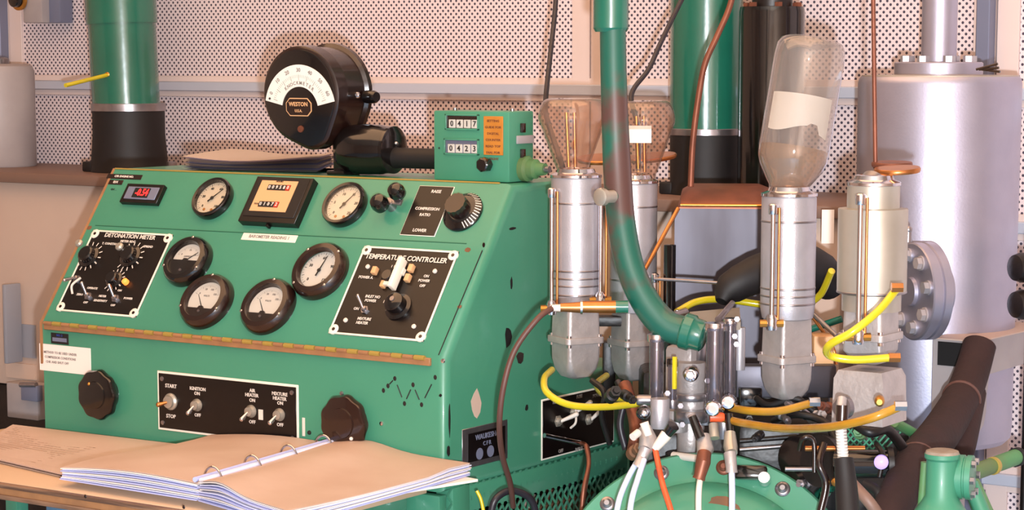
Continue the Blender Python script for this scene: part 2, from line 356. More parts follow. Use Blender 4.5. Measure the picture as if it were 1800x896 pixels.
G().box((XL-.002, .1, 1.0), (.004, .01, .01)).out('edge_tab', 'brown_edge', con)
# left sloping side edge, brownish
g = G().loft([[(XL-.006, y, z) for y, z in [(-.002, .93), (-.002, ZH), (YT, ZT+.001), (YT+.02, ZT+.001), (.03, ZH)]], [(XL, y, z) for y, z in [(-.002, .93), (-.002, ZH), (YT, ZT+.001), (YT+.02, ZT+.001), (.03, ZH)]]]); g.out('edge_strip', 'brown_edge', con)
G().rod((XL, YT, ZT+.0005), (-.03, YT, ZT+.0005), .0017, n=8).out('edge_bead', 'gold_line', con)
# hinge
G().box((XL/2-.01, -.003, ZH-.006), (-XL-.035, .006, .013), .001, 1).out('hinge_leaf', 'brown_edge', con)
n = 38
for k in range(n):
    x = XL+.01+k*(-XL-.045)/n
    G().rod((x, -.006, ZH), (x+(-XL-.045)/n*.9, -.006, ZH), .0042 if k % 2 else .0036, n=8).out('hinge_knuckle', 'gold_line' if k % 2 else 'brown_edge', con)
# seams
for a, b in (((848, 440), (771, 624)), ((168, 396), (820, 428))):
    p, q = onP(*a, SP0, SN), onP(*b, SP0, SN); G(Matrix.Identity(4)).tube([p+SN*.0002, q+SN*.0002], .0010, 6, 0).out('door_seam', 'ink' if a[0] > 500 else 'seam_green', con)
# expanded metal grille on the side
g = G(); y0, y1, zb, zt = .02, .62, .44, .80; pw, ph = .0185, .026
strands = []
i = 0
while i*pw < (y1-y0):
    j = 0
    while j*ph < (zt-zb):
        cy_, cz = y0+i*pw, zb+j*ph
        for sy in (-1, 1):
            for sz in (-1, 1):
                a = V((-.006, cy_+sy*pw/2*.94, cz)); b = V((-.0035, cy_, cz+sz*ph/2*.94)); d = (b-a).normalized(); nrm = V((0, -d.z, d.y))*.0018
                g.f([g.v(a+nrm), g.v(b+nrm), g.v(b-nrm), g.v(a-nrm)]); g.f([g.v(a+nrm+V((.002, 0, 0))), g.v(b+nrm+V((.002, 0, 0))), g.v(b-nrm+V((.002, 0, 0))), g.v(a-nrm+V((.002, 0, 0)))])
        j += 1
    i += 1
g.out('mesh_grille', 'green', con, kind='stuff', recalc=False)
G().box((-.3, .3, .55), (.5, .5, .3), .01).out('inner_case', 'rust', con)
for k in range(6): G().rod((-.03-.01*k, .1+.08*k, .72), (-.03-.02*k, .14+.075*k, .45), .008+.004*(k % 2)).out('inner_cable', ('cabinet_cream', 'copper_dull', 'black_rubber')[k % 3], con)
# ---- generic plates
def quadplate(fr, cs, name, m, parent, th=.002, rim=None, rimm='white_paint', rimw=.004, pr=.03):
    """cs: 4 pixel corners tl,tr,br,bl on frame fn -> centre frame, w, h"""
    pts = [fr(*c).translation for c in cs]
    o = sum(pts, V())/4; base = fr(*cs[0]); u = base.col[0].xyz; v = base.col[1].xyz
    w = ((pts[1]-pts[0]).dot(u)+(pts[2]-pts[3]).dot(u))/2; h = ((pts[0]-pts[3]).dot(v)+(pts[1]-pts[2]).dot(v))/2
    M = frame(o, u, v)
    if rim: G(M).box((0, 0, th/2), (w, h, th), .0008, 1).out(rim, rimm, parent); p = G(M).box((0, 0, th*.75), (w-2*rimw, h-2*rimw, th*1.5), .0005, 1).out(name, m, parent)
    else: p = G(M).box((0, 0, th/2), (w, h, th), .0006, 1).out(name, m, parent)
    return M, w, h, p
# ---- gauges
def bolt_ring(M, R, angs, z, r, parent, m='chrome', name='screw'):
    for a in angs: G(M @ Matrix.Translation((R*math.cos(D2(a)), R*math.sin(D2(a)), z))).lathe([(r, 0), (r*.9, r*.5), (r*.4, r*.7)], 12).out(name, m, parent)
def ticks(g, r0, r1, a0, a1, n, w=.0006, major=5, x=0, y=0, z=0):
    for k in range(n+1):
        a = D2(a0+(a1-a0)*k/n); rr = r0 if k % major == 0 else r0+(r1-r0)*.45
        d = V((math.cos(a), math.sin(a), 0)); s = V((-d.y, d.x, 0))*(w if k % major == 0 else w*.6)
        c = V((x, y, z)); g.f([g.v(c+d*rr+s), g.v(c+d*r1+s), g.v(c+d*r1-s), g.v(c+d*rr-s)])
def needle(M, a, L0, L1, w, parent, x=0, y=0, z=.006, hub=.004, m='ink'):
    d = V((math.cos(D2(a)), math.sin(D2(a)), 0)); s = V((-d.y, d.x, 0)); c = V((x, y, z))
    g = G(M).loft([[c-d*L0+s*w, c-d*L0-s*w, c+d*L1-s*w*.3, c+d*L1+s*w*.3], [q+V((0, 0, .0008)) for q in (c-d*L0+s*w, c-d*L0-s*w, c+d*L1-s*w*.3, c+d*L1+s*w*.3)]])
    g.lathe([(hub, -.0003), (hub, .0015)], 14, (x, y, z)); g.out('needle', m, parent)
def gauge_round(px, py, R, kind, ang, labels=()):
    M = slope(px, py)
    if kind == 'thin':       # slim black bezel, cream dial
        b = G(M).lathe([(R*.98, 0), (R, .003), (R, .014), (R*.95, .017), (R*.84, .0165), (R*.83, .009), (R*.80, .006)], 48, cap=False).out('gauge', 'black_gloss', con, label='round gauge with a pale dial and a slim black bezel')
        ri = R*.83; dm = 'dial_cream'
    else:
        b = G(M).lathe([(R, 0), (R*1.01, .004), (R*.97, .015), (R*.88, .021), (R*.72, .022), (R*.68, .014), (R*.66, .012)], 48, cap=False).out('gauge', 'bakelite' if kind != 'dark' else 'black_gloss', con, label={'full': 'round gauge with white dial and dark bezel', 'dark': 'round meter with a half window in a black housing', 'meter': 'round brown bakelite meter with a wide window'}[kind])
        ri = R*.70; dm = 'dial_white'
    zd = .008
    if kind in ('thin', 'full'):
        G(M).lathe([(ri, zd-.001), (ri, zd)], 48).out('dial', dm, b)
        g = G(M); ticks(g, ri*.80, ri*.94, -45, 225, 30, .0005, 3, z=zd+.0004)
        for k, t in enumerate(labels): a = D2(225-270*k/(len(labels)-1)); g.text(t, ri*.66*math.cos(a), ri*.66*math.sin(a), ri*.2, zd+.0003)
        g.out('markings', 'ink', b)
        needle(M, ang, ri*.3, ri*.78, .0016, b, z=zd+.002, hub=.0035)
        if kind == 'thin':
            for k in (-.25, .25): G(M).lathe([(.0028, zd), (.0028, zd+.001)], 10, (k*ri, -ri*.68, 0)).out('dial_mark', 'orange_plate', b)
        G(M).lathe([(ri, .013), (ri, .0138)], 32).out('glass', 'glass_pane', b)
    else:
        # window: upper segment of a circle
        yb = -R*.34 if kind == 'meter' else -R*.04
        rr = R*.675 if kind == 'meter' else R*.66
        a0 = math.asin(max(-1, yb/rr)); seg = circ(0, 0, rr, 30, a0, math.pi-a0)+[(rr*math.cos(math.pi-a0), yb)]
        if kind == 'dark': seg = [(x*.95, y*.95+.002) for x, y in seg]
        G(M).lathe([(R*.70, .008), (R*.70, .0115)], 40).out('cover', 'bakelite' if kind == 'meter' else 'black_gloss', b)
        G(M).prism(seg, .0112, .0124).out('dial', 'dial_white', b)
        g = G(M); ticks(g, rr*.70, rr*.82, 25, 155, 20, .0004, 5, z=.0128)
        for k, t in enumerate(labels): a = D2(150-120*k/(len(labels)-1)); g.text(t, rr*.56*math.cos(a), rr*.56*math.sin(a)+.002, .0052, .0126)
        g.text(labels[-1] if False else ('AMPERES' if kind == 'dark' else 'VOLTS'), 0, rr*.22, .0046, .0126); g.out('markings', 'grey_ink', b)
        needle(M, ang, 0, rr*.85, .0009, b, y=yb*.8, z=.0132, hub=.002)
        al = math.asin(yb/(R*.69))
        G(M).prism(circ(0, 0, R*.69, 30, math.pi-al, 2*math.pi+al)+[(R*.69*math.cos(al), yb), (R*.12, yb), (R*.08, yb+R*.08), (-R*.08, yb+R*.08), (-R*.12, yb)], .0120, .0160).out('lower_cover', 'bakelite' if kind == 'meter' else 'black_gloss', b)
        G(M).lathe([(R*.72, .0192), (R*.72, .0198)], 32).out('glass', 'glass_pane', b)
        G(M @ Matrix.Translation((0, -R*.46, .0160))).lathe([(.0028, 0), (.0024, .0016)], 12).out('zero_screw', 'steel', b)
    if kind != 'thin': bolt_ring(M, R*.86, (45, 135, 225, 315) if kind == 'full' else (90, 205, 335), .0195, .0032, b)
gauge_round(378, 353, .0425, 'thin', 48, ('0', '20', '40', '60', '80', '100'))
gauge_round(610, 364, .0440, 'thin', 58, ('0', '5', '10', '15', '20', '25'))
gauge_round(334, 463, .0505, 'dark', 40, ('0', '10', '20'))
gauge_round(367, 533, .0545, 'meter', 128, ('0', '50', '100', '150'))
gauge_round(475, 542, .0545, 'meter', 128, ('0', '50', '100', '150'))
gauge_round(566, 480, .0555, 'full', 78, ('0', '30', '60', '90', '120'))
# ---- digital display
M, w, h, p = quadplate(slope, ((232, 326), (294, 331), (279, 364), (214, 358)), 'digital_display', 'black_plate', con, .010)
G(M).box((0, 0, .0105), (w*.84, h*.66, .002), .0008, 1).out('face', 'channel_grey', p); G(M).box((0, 0, .0118), (w*.42, h*.5, .001)).out('screen', 'dark_void', p)
G(M).text('-0.54', .002, 0, .021, .0126, sx=.75).out('digits', 'red_led', p, label='glowing red digits')
# ---- tape labels top left
M, w, h, p = quadplate(slope, ((190, 305), (251, 308), (248, 316), (187, 314)), 'tape_label', 'bakelite', con, .0008)
G(M).text('CFR ENGINE NO.', 0, 0, .0062, .0012, sx=1.05).out('lettering', 'milk', p)
M, w, h, p = quadplate(slope, ((193, 316), (218, 317), (214, 325), (190, 324)), 'tape_label', 'bakelite', con, .0008)
G(M).text('014', 0, 0, .008, .0012).out('lettering', 'milk', p)
M = slope(200, 333); G(M).text('ON . .', 0, 0, .006).out('pen_marks', 'ink', con)
# ---- hour meter
M, w, h, p = quadplate(slope, ((459, 317), (556, 323), (529, 402), (429, 396)), 'counter_meter', 'black_plate', con, .016)
G(M).box((0, .004, .0165), (w*.9, h*.86, .002), .001, 1).out('bezel', 'black_rubber', p)
G(M).box((-.006, .006, .0178), (w*.64, h*.68, .0014)).out('face_plate', 'tan_plate', p, label='tan counter face plate')
for yy, ww, nn, s in ((.024, .052, 6, '009580'), (-.012, .046, 5, '01072')):
    G(M).box((-.002 if nn == 6 else -.009, yy, .0188), (ww, .0115, .001)).out('counter_window', 'ink', p)
    xs = -.002 if nn == 6 else -.009; dw = ww/nn
    G(M).box((xs+ww/2-dw/2, yy, .0192), (dw, .0115, .001)).out('red_wheel', 'red_ink', p)
    g = G(M)
    for k, ch in enumerate(s): g.text(ch, xs-ww/2+dw*(k+.5), yy, .0098, .0198)
    g.out('digits', 'milk', p)
G(M).text('HOURS', -.006, .037, .005, .0188).out('lettering', 'ink', p); G(M).text('TOTAL', -.036, -.012, .0045, .0188).out('lettering', 'ink', p)
G(M).box((.0, -h/2-.002, .006), (.006, .006, .01), .001).out('reset_tab', 'black_plate', p)
M, w, h, p = quadplate(slope, ((429, 408), (524, 414), (519, 427), (424, 421)), 'white_tape_label', 'white_paint', con, .0008)
G(M).text('BAROMETER READING 1', 0, 0, .0088, .0011, sx=.98).out('lettering', 'grey_ink', p)
# ---- compression ratio plate
M, w, h, p = quadplate(slope, ((738, 326), (798, 329), (766, 418), (704, 412)), 'compression_plate', 'black_plate', con, .0015, rim='plate_edge', rimw=.0012)
for t, x, y, s in (('RAISE', .004, .38, .0085), ('COMPRESSION', 0, .03, .0078), ('RATIO', 0, -.09, .0078), ('LOWER', .002, -.4, .0085)): G(M).text(t, x, h*y, s, .0026).out('lettering', 'milk', p)
# ---- crank with two black knobs
M = slope(690, 365); cr = G(M).box((.002, .004, .014), (.052, .014, .006), .002).lathe([(.009, 0), (.009, .018)], 18, (0, 0, 0)).out('crank', 'steel', con, label='small crank with two black knobs')
for px, py, r in ((681, 372, .0165), (711, 352, .0155)):
    G(slope(px, py)).lathe([(r*.5, .012), (r*.9, .018), (r, .028), (r*.8, .038), (r*.3, .042)], 24).out('crank_knob', 'black_gloss', cr)
# ---- graduated knob right
M = slope(815, 374); R = .038
kb = G(M).lathe([(R, 0), (R, .004), (R*.8, .012), (R*.55, .014)], 40).out('graduated_knob', 'black_gloss', con, label='black knob with graduated skirt')
pr = [(R*.5*(1+.06*(k % 2))*math.cos(2*math.pi*k/28), R*.5*(1+.06*(k % 2))*math.sin(2*math.pi*k/28)) for k in range(28)]
G(M).prism(pr, .013, .032).out('grip', 'bakelite', kb)
g = G(M)
for k in range(16):
    a = D2(-60+k*9.5); d = V((math.cos(a), math.sin(a), 0)); s = V((-d.y, d.x, 0))*.0009; g.f([g.v(d*R*.78+s+V((0, 0, .0131))), g.v(d*R*.98+s+V((0, 0, .0052))), g.v(d*R*.98-s+V((0, 0, .0052))), g.v(d*R*.78-s+V((0, 0, .0131)))])
g.out('graduations', 'milk', kb)
G(M).ball((-R*.55, R*.5, .014), .0045, 10).out('pointer', 'brass', kb)
# ---- detonation meter plate
def corner_rim(M, w, h, parent, rimw=.0035):
    g = G(M); th = .0032
    for sx, sy, a, b in ((0, 1, w, rimw), (0, -1, w, rimw)): g.box((0, sy*(h-rimw)/2, th/2), (a, b, th), .0005, 1)
    for sx in (-1, 1): g.box((sx*(w-rimw)/2, 0, th/2), (rimw, h, th), .0005, 1)
    for sx in (-1, 1):
        for sy in (-1, 1): g.lathe([(.0095, 0), (.0095, th), (.0085, th+.0004)], 18, (sx*(w/2-.0085), sy*(h/2-.0085), 0))
    r = g.out('plate_rim', 'white_paint', parent)
    bolt = [G(M @ Matrix.Translation((sx*(w/2-.0085), sy*(h/2-.0085), th))).lathe([(.0035, 0), (.003, .0012)], 10).out('screw', 'bakelite', parent) for sx in (-1, 1) for sy in (-1, 1)]
def knob(M, x, y, r, parent, marks=True, dot=True, h=.022):
    b = G(M @ Matrix.Translation((x, y, 0))).lathe([(r*1.35, .002), (r*1.35, .005), (r, .007), (r*.95, h), (r*.8, h+.002)], 28).out('knob', 'black_gloss', parent)
    return b
def toggle(M, x, y, parent, ang=120, L=.02, r=.0055, m='steel', lm='chrome'):
    T = M @ Matrix.Translation((x, y, 0))
    b = G(T).hexa((0, 0, .001), r*1.2, .004).lathe([(r*.8, .004), (r*.7, .010), (r*.4, .011)], 16).out('toggle_switch', m, parent)
    d = V((math.cos(D2(ang))*.8, math.sin(D2(ang))*.8, .75))
    return G(T).rod(V((0, 0, .009)), V((0, 0, .009))+d*L, r*.32, r*.5, 12).ball(V((0, 0, .009))+d*L, r*.5, 10).out('lever', lm, parent)
M, w, h, p = quadplate(slope, ((166, 405), (305, 413), (240, 558), (99, 547)), 'detonation_meter_plate', 'black_plate', con, .002)
corner_rim(M, w, h, p)
def loc(Mx, px, py):
    q = Mx.inverted() @ onP(px, py, SP0, SN); return q.x, q.y
g = G(M)
for t, px, py, s in (('DETONATION METER', 230, 417, .0125), ('METER RDG.', 227, 426, .0068), ('T. CONSTANT', 196, 430, .0064), ('SPREAD', 262, 435, .0064), ('OPERATE', 164, 508, .006), ('ZERO', 142, 519, .006), ('OFF', 152, 533, .006), ('METER', 182, 522, .006), ('SENSITIVITY', 178, 530, .006), ('ON', 212, 512, .006), ('OFF', 200, 538, .006), ('POWER', 227, 526, .006)):
    x, y = loc(M, px, py); G(M).text(t, x, y, s, .0032, sx=1.05).out('lettering', 'milk', p)
g.bm.free()
for px, py, rr in ((158, 452, .017), (231, 452, .017), (203, 494, .013)):
    x, y = loc(M, px, py); knob(M, x, y, rr, p, h=.016); g = G(M)
    for k in range(11):
        a = D2(-150+k*25)+.4; d = V((math.cos(a), math.sin(a), 0)); c0 = V((x, y, .0035)); s = V((-d.y, d.x, 0))*.0011
        g.f([g.v(c0+d*rr*1.4+s), g.v(c0+d*rr*1.85+s), g.v(c0+d*rr*1.85-s), g.v(c0+d*rr*1.4-s)])
    g.out('scale_marks', 'milk', p)
for px, py in ((150, 437), (221, 443)): x, y = loc(M, px, py); G(M).lathe([(.008, .018), (.008, .022), (.005, .025)], 18, (x, y, 0)).out('knob_cap', 'gold_alu', p)
x, y = loc(M, 224, 498); G(M).lathe([(.0062, .003), (.006, .010), (.003, .0125)], 14, (x, y, 0)).out('neon_lamp', 'neon', p, label='glowing orange lamp')
for px, py, a in ((157, 522, 115), (205, 526, 115), (137, 492, 250)): x, y = loc(M, px, py); toggle(M, x, y, p, a, .021, .0068)
x, y = loc(M, 131, 515); G(M).tube([(x, y-.004, .004), (x-.002, y+.01, .012), (x+.004, y+.03, .006)], .0022, 8).out('lead', 'milk', p)
# ---- temperature controller plate
M, w, h, p = quadplate(slope, ((642, 432), (806, 444), (746, 602), (579, 586)), 'temperature_controller_plate', 'black_plate', con, .002)
corner_rim(M, w, h, p)
g = G(M)
for t, px, py, s in (('TEMPERATURE CONTROLLER', 715, 456, .0138), ('I  I  O', 696, 470, .0065), ('POWER A.', 645, 489, .0072), ('ON', 751, 487, .0072), ('POWER', 747, 495, .0072), ('OFF', 744, 504, .0072), ('INLET NO', 657, 523, .0074), ('POWER', 653, 530, .0074), ('MAX', 688, 525, .0074), ('MIN', 681, 532, .0074), ('ON', 628, 544, .0074), ('MIXTURE', 642, 562, .0074), ('HEATER', 638, 569, .0074), ("'", 719, 532, .012)):
    x, y = loc(M, px, py); G(M).text(t, x, y, s, .0032, sx=.95).out('lettering', 'milk', p)
g.bm.free()
for px, py in ((648, 470), (766, 478), (609, 564), (729, 575)): x, y = loc(M, px, py); G(M).lathe([(.0042, .002), (.004, .0045), (.002, .0055)], 14, (x, y, 0)).out('rivet', 'milk', p)
x, y = loc(M, 706, 490); G(M).box((x, y+.001, .016), (.0085, .058, .018), .001).box((x-.012, y-.016, .008), (.026, .007, .008), .001).box((x-.002, y+.010, .007), (.014, .012, .008)).out('lever_bracket', 'white_paint', p)
for px, py, s in ((662, 479, .009), (726, 475, .009), (720, 492, .009), (677, 503, .008)): x, y = loc(M, px, py); G(M).box((x, y, .006), (s*1.0, s*1.5, .010), .001).out('terminal', 'tan_plate', p)
x, y = loc(M, 686, 489); knob(M, x, y, .0115, p, h=.012)
x, y = loc(M, 702, 541); kk = knob(M, x, y, .0185, p, h=.022)
G(M).lathe([(.005, .0235), (.0045, .0255)], 12, (x-.002, y+.004, 0)).out('knob_screw', 'steel', kk)
x, y = loc(M, 643, 546); toggle(M, x, y, p, 118, .021, .0062)
# small rust marks and screws on the panel
for px, py, r in ((822, 439, .006), (808, 539, .004), (157, 400, .006)):
    G(slope(px, py)).prism([(r*(1+.3*random.random())*math.cos(a*.9), r*.7*(1+.4*random.random())*math.sin(a*.9)) for a in range(7)], 0, .0003).out('rust_spot', 'rust', con)
# ---- front face items
def lobed(px, py, R, h, parent, body):
    M = front(px, py)
    b = G(M).lathe([(R*.72, 0), (R*.72, .012), (R*.9, .014)], 32).out('hand_knob', body, parent, label='black lobed hand knob')
    n = 84
    ring = lambda s, z: [(R*s*(1+.028*math.cos(9*2*math.pi*k/n))*math.cos(2*math.pi*k/n), R*s*(1+.028*math.cos(9*2*math.pi*k/n))*math.sin(2*math.pi*k/n), z) for k in range(n)]
    G(M).loft([ring(.93, .012), ring(1, .016), ring(1, h-.006), ring(.94, h-.001), ring(.86, h)]).out('grip', body, b)
    G(M).lathe([(R*.55, h), (R*.53, h+.003), (R*.2, h+.004)], 32).out('hub', body, b)
    return M, b
M, b = lobed(186, 691, .046, .028, con, 'black_gloss'); G(M).ball((-.012, .02, .030), .0035, 10).out('index_dot', 'brass', b)
M, b = lobed(618, 740, .0475, .028, con, 'bakelite'); G(M).ball((.022, -.024, .029), .0035, 10).out('index_dot', 'milk', b)
M, w, h, p = quadplate(front, ((278, 650), (526, 677), (526, 785), (279, 754)), 'switch_plate', 'black_plate', con, .0022, rim='plate_rim', rimw=.0042)
def locf(Mx, px, py):
    q = Mx.inverted() @ onY(px, py, 0); return q.x, q.y
g = G(M)
for t, px, py, s in (('START', 303, 678, .0095), ('STOP', 303, 731, .0095), ('IGNITION', 350, 683, .0085), ('ON', 349, 691, .0085), ('OFF', 350, 729, .0085), ('AIR', 446, 686, .0085), ('HEATER', 445, 694, .0085), ('ON', 446, 703, .0085), ('OFF', 446, 741, .0085), ('MIXTURE', 494, 692, .0085), ('HEATER', 494, 700, .0085), ('ON', 495, 708, .0085), ('OFF', 495, 746, .0085)):
    x, y = locf(M, px, py); G(M).text(t, x, y, s, .0038).out('lettering', 'milk', p)
g.bm.free()
for px, py, r, a in ((303, 705, .0155, 200), (349, 711, .0115, 255), (444, 722, .0115, 250), (494, 728, .0115, 250)):
    x, y = locf(M, px, py); T = M @ Matrix.Translation((x, y, .003))
    b = G(T).lathe([(r, 0), (r*.98, .003), (r*.75, .006), (r*.7, .010), (r*.4, .011)], 24).out('switch', 'gold_alu', p)
    d = V((math.cos(D2(a)), math.sin(D2(a)), 1.0)).normalized()
    G(T).rod(V((0, 0, .008)), V((0, 0, .008))+d*.017, .002, .0042, 12).ball(V((0, 0, .008))+d*.018, .0045, 12).out('lever', 'copper' if r > .015 else 'chrome', b)
x, y = locf(M, 461, 728); G(M).box((x, y, .004), (.010, .018, .001)).out('chip', 'milk', p)
for sx in (-1, 1):
    for sy in (-1, 1): G(M).lathe([(.0045, .003), (.004, .005), (.002, .0055)], 12, (sx*(w/2-.013), sy*(h/2-.014), 0)).out('screw', 'steel', p)
M, w, h, p = quadplate(front, ((70, 604), (160, 611), (160, 657), (70, 652)), 'paper_notice', 'paper', con, .0006)
g = G(M)
for k, t in enumerate(('METHOD TO BE USED UNDER', 'COMPRESSOR CONDITIONS', 'CHK AND SHUT OFF')): g.text(t, -.012 if k < 2 else -.02, .010-.009*k, .0062, .0009, sx=1.02)
g.out('lettering', 'grey_ink', p)
M, w, h, p = quadplate(front, ((90, 584), (121, 587), (121, 606), (90, 603)), 'blue_tape_label', 'ink', con, .001)
G(M).box((0, -.002, .0012), (w*.8, h*.35, .0006)).out('stripe', 'channel_grey', p); G(M).text('NO. 2', 0, .006, .006, .0014).out('lettering', 'blue_label', p)
# pen scrawl
g = G(); sc = [(674, 686), (682, 678), (694, 665), (711, 709), (726, 676), (741, 711), (765, 663)]
for a, b in zip(sc, sc[1:]):
    p0, p1 = onY(*a, 0), onY(*b, 0)
    if a != sc[0]: g.tube([p0.lerp(p1, .25)+V((0, -.0002, 0)), p0.lerp(p1, .75)+V((0, -.0002, 0))], .0011, 6, 0)
for a in sc:
    p0 = onY(*a, 0); g.ball(p0, .0035, 8, (1, .1, 1.2))
g.out('pen_scrawl', 'ink', con, label='black pen zigzag with dots')
for px, py, m in ((779, 634, 'chrome'), (671, 744, 'chrome'), (544, 760, 'ink'), (601, 691, 'steel')): G(front(px, py)).lathe([(.004, 0), (.0035, .002), (.001, .003)], 10).out('screw', m, con)
G(front(534, 750)).box((0, 0, .0003), (.006, .032, .0006)).out('paint_mark', 'milk', con)
# ---- right side items
def blob(px, py, wpx, hpx, m, n=9, name='paint_chip'):
    c = onX(px, py, 0); k = wid(c, 1); M = frame(c, (0, 1, 0), (0, 0, 1))
    G(M).prism([(wpx*k*.9*(.7+.5*random.random())*math.cos(2*math.pi*i/n), hpx*k*.5*(.7+.4*random.random())*math.sin(2*math.pi*i/n)) for i in range(n)], 0, .0004).out(name, m, con)
blob(837, 710, 16, 54, 'cabinet_cream'); blob(893, 593, 12, 38, 'black_rubber'); blob(899, 497, 5, 22, 'black_rubber'); blob(914, 628, 14, 24, 'bakelite'); blob(900, 402, 14, 6, 'black_rubber'); blob(926, 716, 6, 14, 'ink'); blob(790, 735, 3, 70, 'ink'); blob(788, 793, 6, 20, 'ink'); blob(850, 430, 4, 10, 'bakelite'); blob(774, 695, 5, 6, 'ink')
M, w, h, p = quadplate(side, ((811, 753), (890, 739), (892, 808), (812, 822)), 'name_plate', 'steel', con, .0016)
G(M).box((.004, 0, .0018), (w*.82, h*.72, .001)).out('plate_field', 'black_plate', p)
g = G(M).text('WAUKESHA', .004, h*.22, .0125, .0026).text('C F R', .004, h*.03, .010, .0026); g.lathe([(.010, .0024), (.010, .0028)], 20, (-.018, -h*.2, 0)); g.lathe([(.010, .0024), (.010, .0028)], 20, (.014, -h*.2, 0)); g.out('lettering', 'channel_grey', p)
M, w, h, p = quadplate(side, ((952, 702), (1078, 674), (1078, 774), (949, 812)), 'side_plate', 'black_plate', con, .002, rim='plate_rim', rimw=.003)
g = G(M)
for t, x, y in (('HEATER', -.07, .045), ('FUSE', 0, .045), ('POWER', .06, .04), ('OFF', -.06, -.045), ('INPUT', .0, -.05)): g.text(t, x, y, .009, .0032)
g.out('lettering', 'grey_ink', p)
for x, y in ((-.07, .01), (-.02, .02), (.03, .0), (.07, .012)): toggle(M, x, y, p, 60+x*400, .028, .009, 'gold_alu', 'milk')
a = onX(957, 765, .01); b = onX(1020, 778, .03)
cn = G().rod(a, b, .0042).out('probe_rod', 'chrome', p)
c0 = onX(1022, 778, .03)
G().tube([b, onX(1032, 785, .05), onX(1035, 812, .04), onX(1030, 850, .03), onX(1022, 900, .02)], .004).out('probe_lead', 'copper_dull', p)
G().tube([onX(1012, 720, .012), onX(1012, 742, .02), onX(1003, 752, .01)], .0022).out('wire', 'milk', p)
# ================================================================== ON TOP OF THE CONSOLE
# ---- knock meter
KY = .235
def ky(px, py): return onY(px, py, KY)
O = ky(529, 188); km = thing('dial_meter', 'large black bakelite dial meter with white arc scale on a bracket above the console', 'meter', V((ky(560, 200).x, KY+.05, ZT)))
MK = frame(O, V((1, .0, 0)), V((0, -.04, 1)))
t_ = (O-CP).dot(FW); k = t_/CF; ku = k/.8241
def hull(c1, r1_, c2, r2_, grow=0, sh=(0, 0), n=56):
    P = circ(*c1, r1_+grow, 40)+circ(*c2, r2_+grow, 40); P = sorted(set((round(x+sh[0], 6), round(y+sh[1], 6)) for x, y in P))
    def half(Q):
        H = []
        for q in Q:
            while len(H) > 1 and (H[-1][0]-H[-2][0])*(q[1]-H[-2][1])-(H[-1][1]-H[-2][1])*(q[0]-H[-2][0]) <= 0: H.pop()
            H.append(q)
        return H[:-1]
    H = half(P)+half(P[::-1]); L = [0]
    for a, b in zip(H, H[1:]+H[:1]): L.append(L[-1]+math.hypot(b[0]-a[0], b[1]-a[1]))
    out = []; j = 0
    for i in range(n):
        s = L[-1]*i/n
        while L[j+1] < s: j += 1
        f_ = (s-L[j])/(L[j+1]-L[j]); a, b = H[j], H[(j+1) % len(H)]; out.append((a[0]+(b[0]-a[0])*f_, a[1]+(b[1]-a[1])*f_))
    return out
C1, R1_, C2, R2_ = (-.002, .022), .0885, (.020, -.032), .046
def lay(gr, z): return [(x, y, z) for x, y in hull(C1, R1_, C2, R2_, gr)]
G(MK).loft([lay(-.006, .0), lay(0, -.004), lay(.001, -.03), lay(-.004, -.034), lay(-.004, -.085), lay(.002, -.09), lay(.002, -.10), lay(-.02, -.115)]).out('housing', 'bakelite', km)
G(MK).loft([lay(-.006, -.001), lay(-.006, .001), lay(-.008, .002)]).out('front_cover', 'black_gloss', km)
A0, A1 = D2(-6+.0), D2(186); RO, RI = .083, .043
arc = G(MK).prism(sector(0, -.006, RI, RO, D2(12), D2(168), 36), .002, .0032).out('scale', 'dial_white', km)
g = G(MK); ticks(g, RO*.66, RO*.78, 18, 162, 40, .0005, 5, y=-.006, z=.0036)
for k_, t in enumerate(('0', '10', '20', '30', '40', '50', '60')): a = D2(155-21.6*k_); g.text(t, RO*.88*math.cos(a), -.006+RO*.88*math.sin(a), .010, .0035, rot=a-math.pi/2)
for k_, ch in enumerate('KNOCKMETER'): a = D2(128-8.6*k_); g.text(ch, RO*.60*math.cos(a), -.006+RO*.60*math.sin(a), .0088, .0035, rot=a-math.pi/2)
g.out('markings', 'grey_ink', arc)
G(MK).ball((-.070, .015, .0045), .0022, 8).out('pointer_tip', 'ink', arc)
hx = lambda a, b, c: [(-a, 0-b+c), (-a+c, -b), (a-c, -b), (a, -b+c), (a, b-c), (a-c, b), (-a+c, b), (-a, b-c)]
np_ = G(MK @ Matrix.Translation((-.003, .0, .001))).prism(hx(.030, .0165, .009), 0, .0018).out('name_plate', 'tan_plate', km)
G(MK @ Matrix.Translation((-.003, .0, .001))).prism(hx(.0282, .0147, .008), .0016, .0024).out('plate_field', 'bakelite', np_)
G(MK).text('WESTON', -.003, .005, .0105, .0038).text('U.S.A.', -.003, -.007, .007, .0038).out('lettering', 'tan_plate', np_)
G(MK @ Matrix.Translation((.0, -.040, .002))).lathe([(.0065, 0), (.006, .003), (.003, .0035)], 16).out('screw', 'copper_dull', km)
q = MK @ V((.098, .015, -.08)); G(axis_frame(q, (1, -.2, 0))).lathe([(.012, -.01), (.012, .012), (.009, .018)], 16).out('side_knob', 'black_gloss', km)
G(MK).lathe([(.006, 0), (.006, .004), (.003, .006)], 12, (.097, .02, -.045)).out('lug', 'chrome', km)
zt = MK.translation.z-.072
bx = ky(573, 280).x
G().box((bx, KY+.05, (zt+.03+ZT)/2), (.030, .024, zt+.03-ZT), .003).box((bx, KY+.05, ZT+.004), (.04, .05, .008), .002).out('bracket', 'black_gloss', km)
G().box((bx+.012, KY+.035, ZT+.045), (.014, .006, .016), .001).out('bracket_tag', 'brass', km)
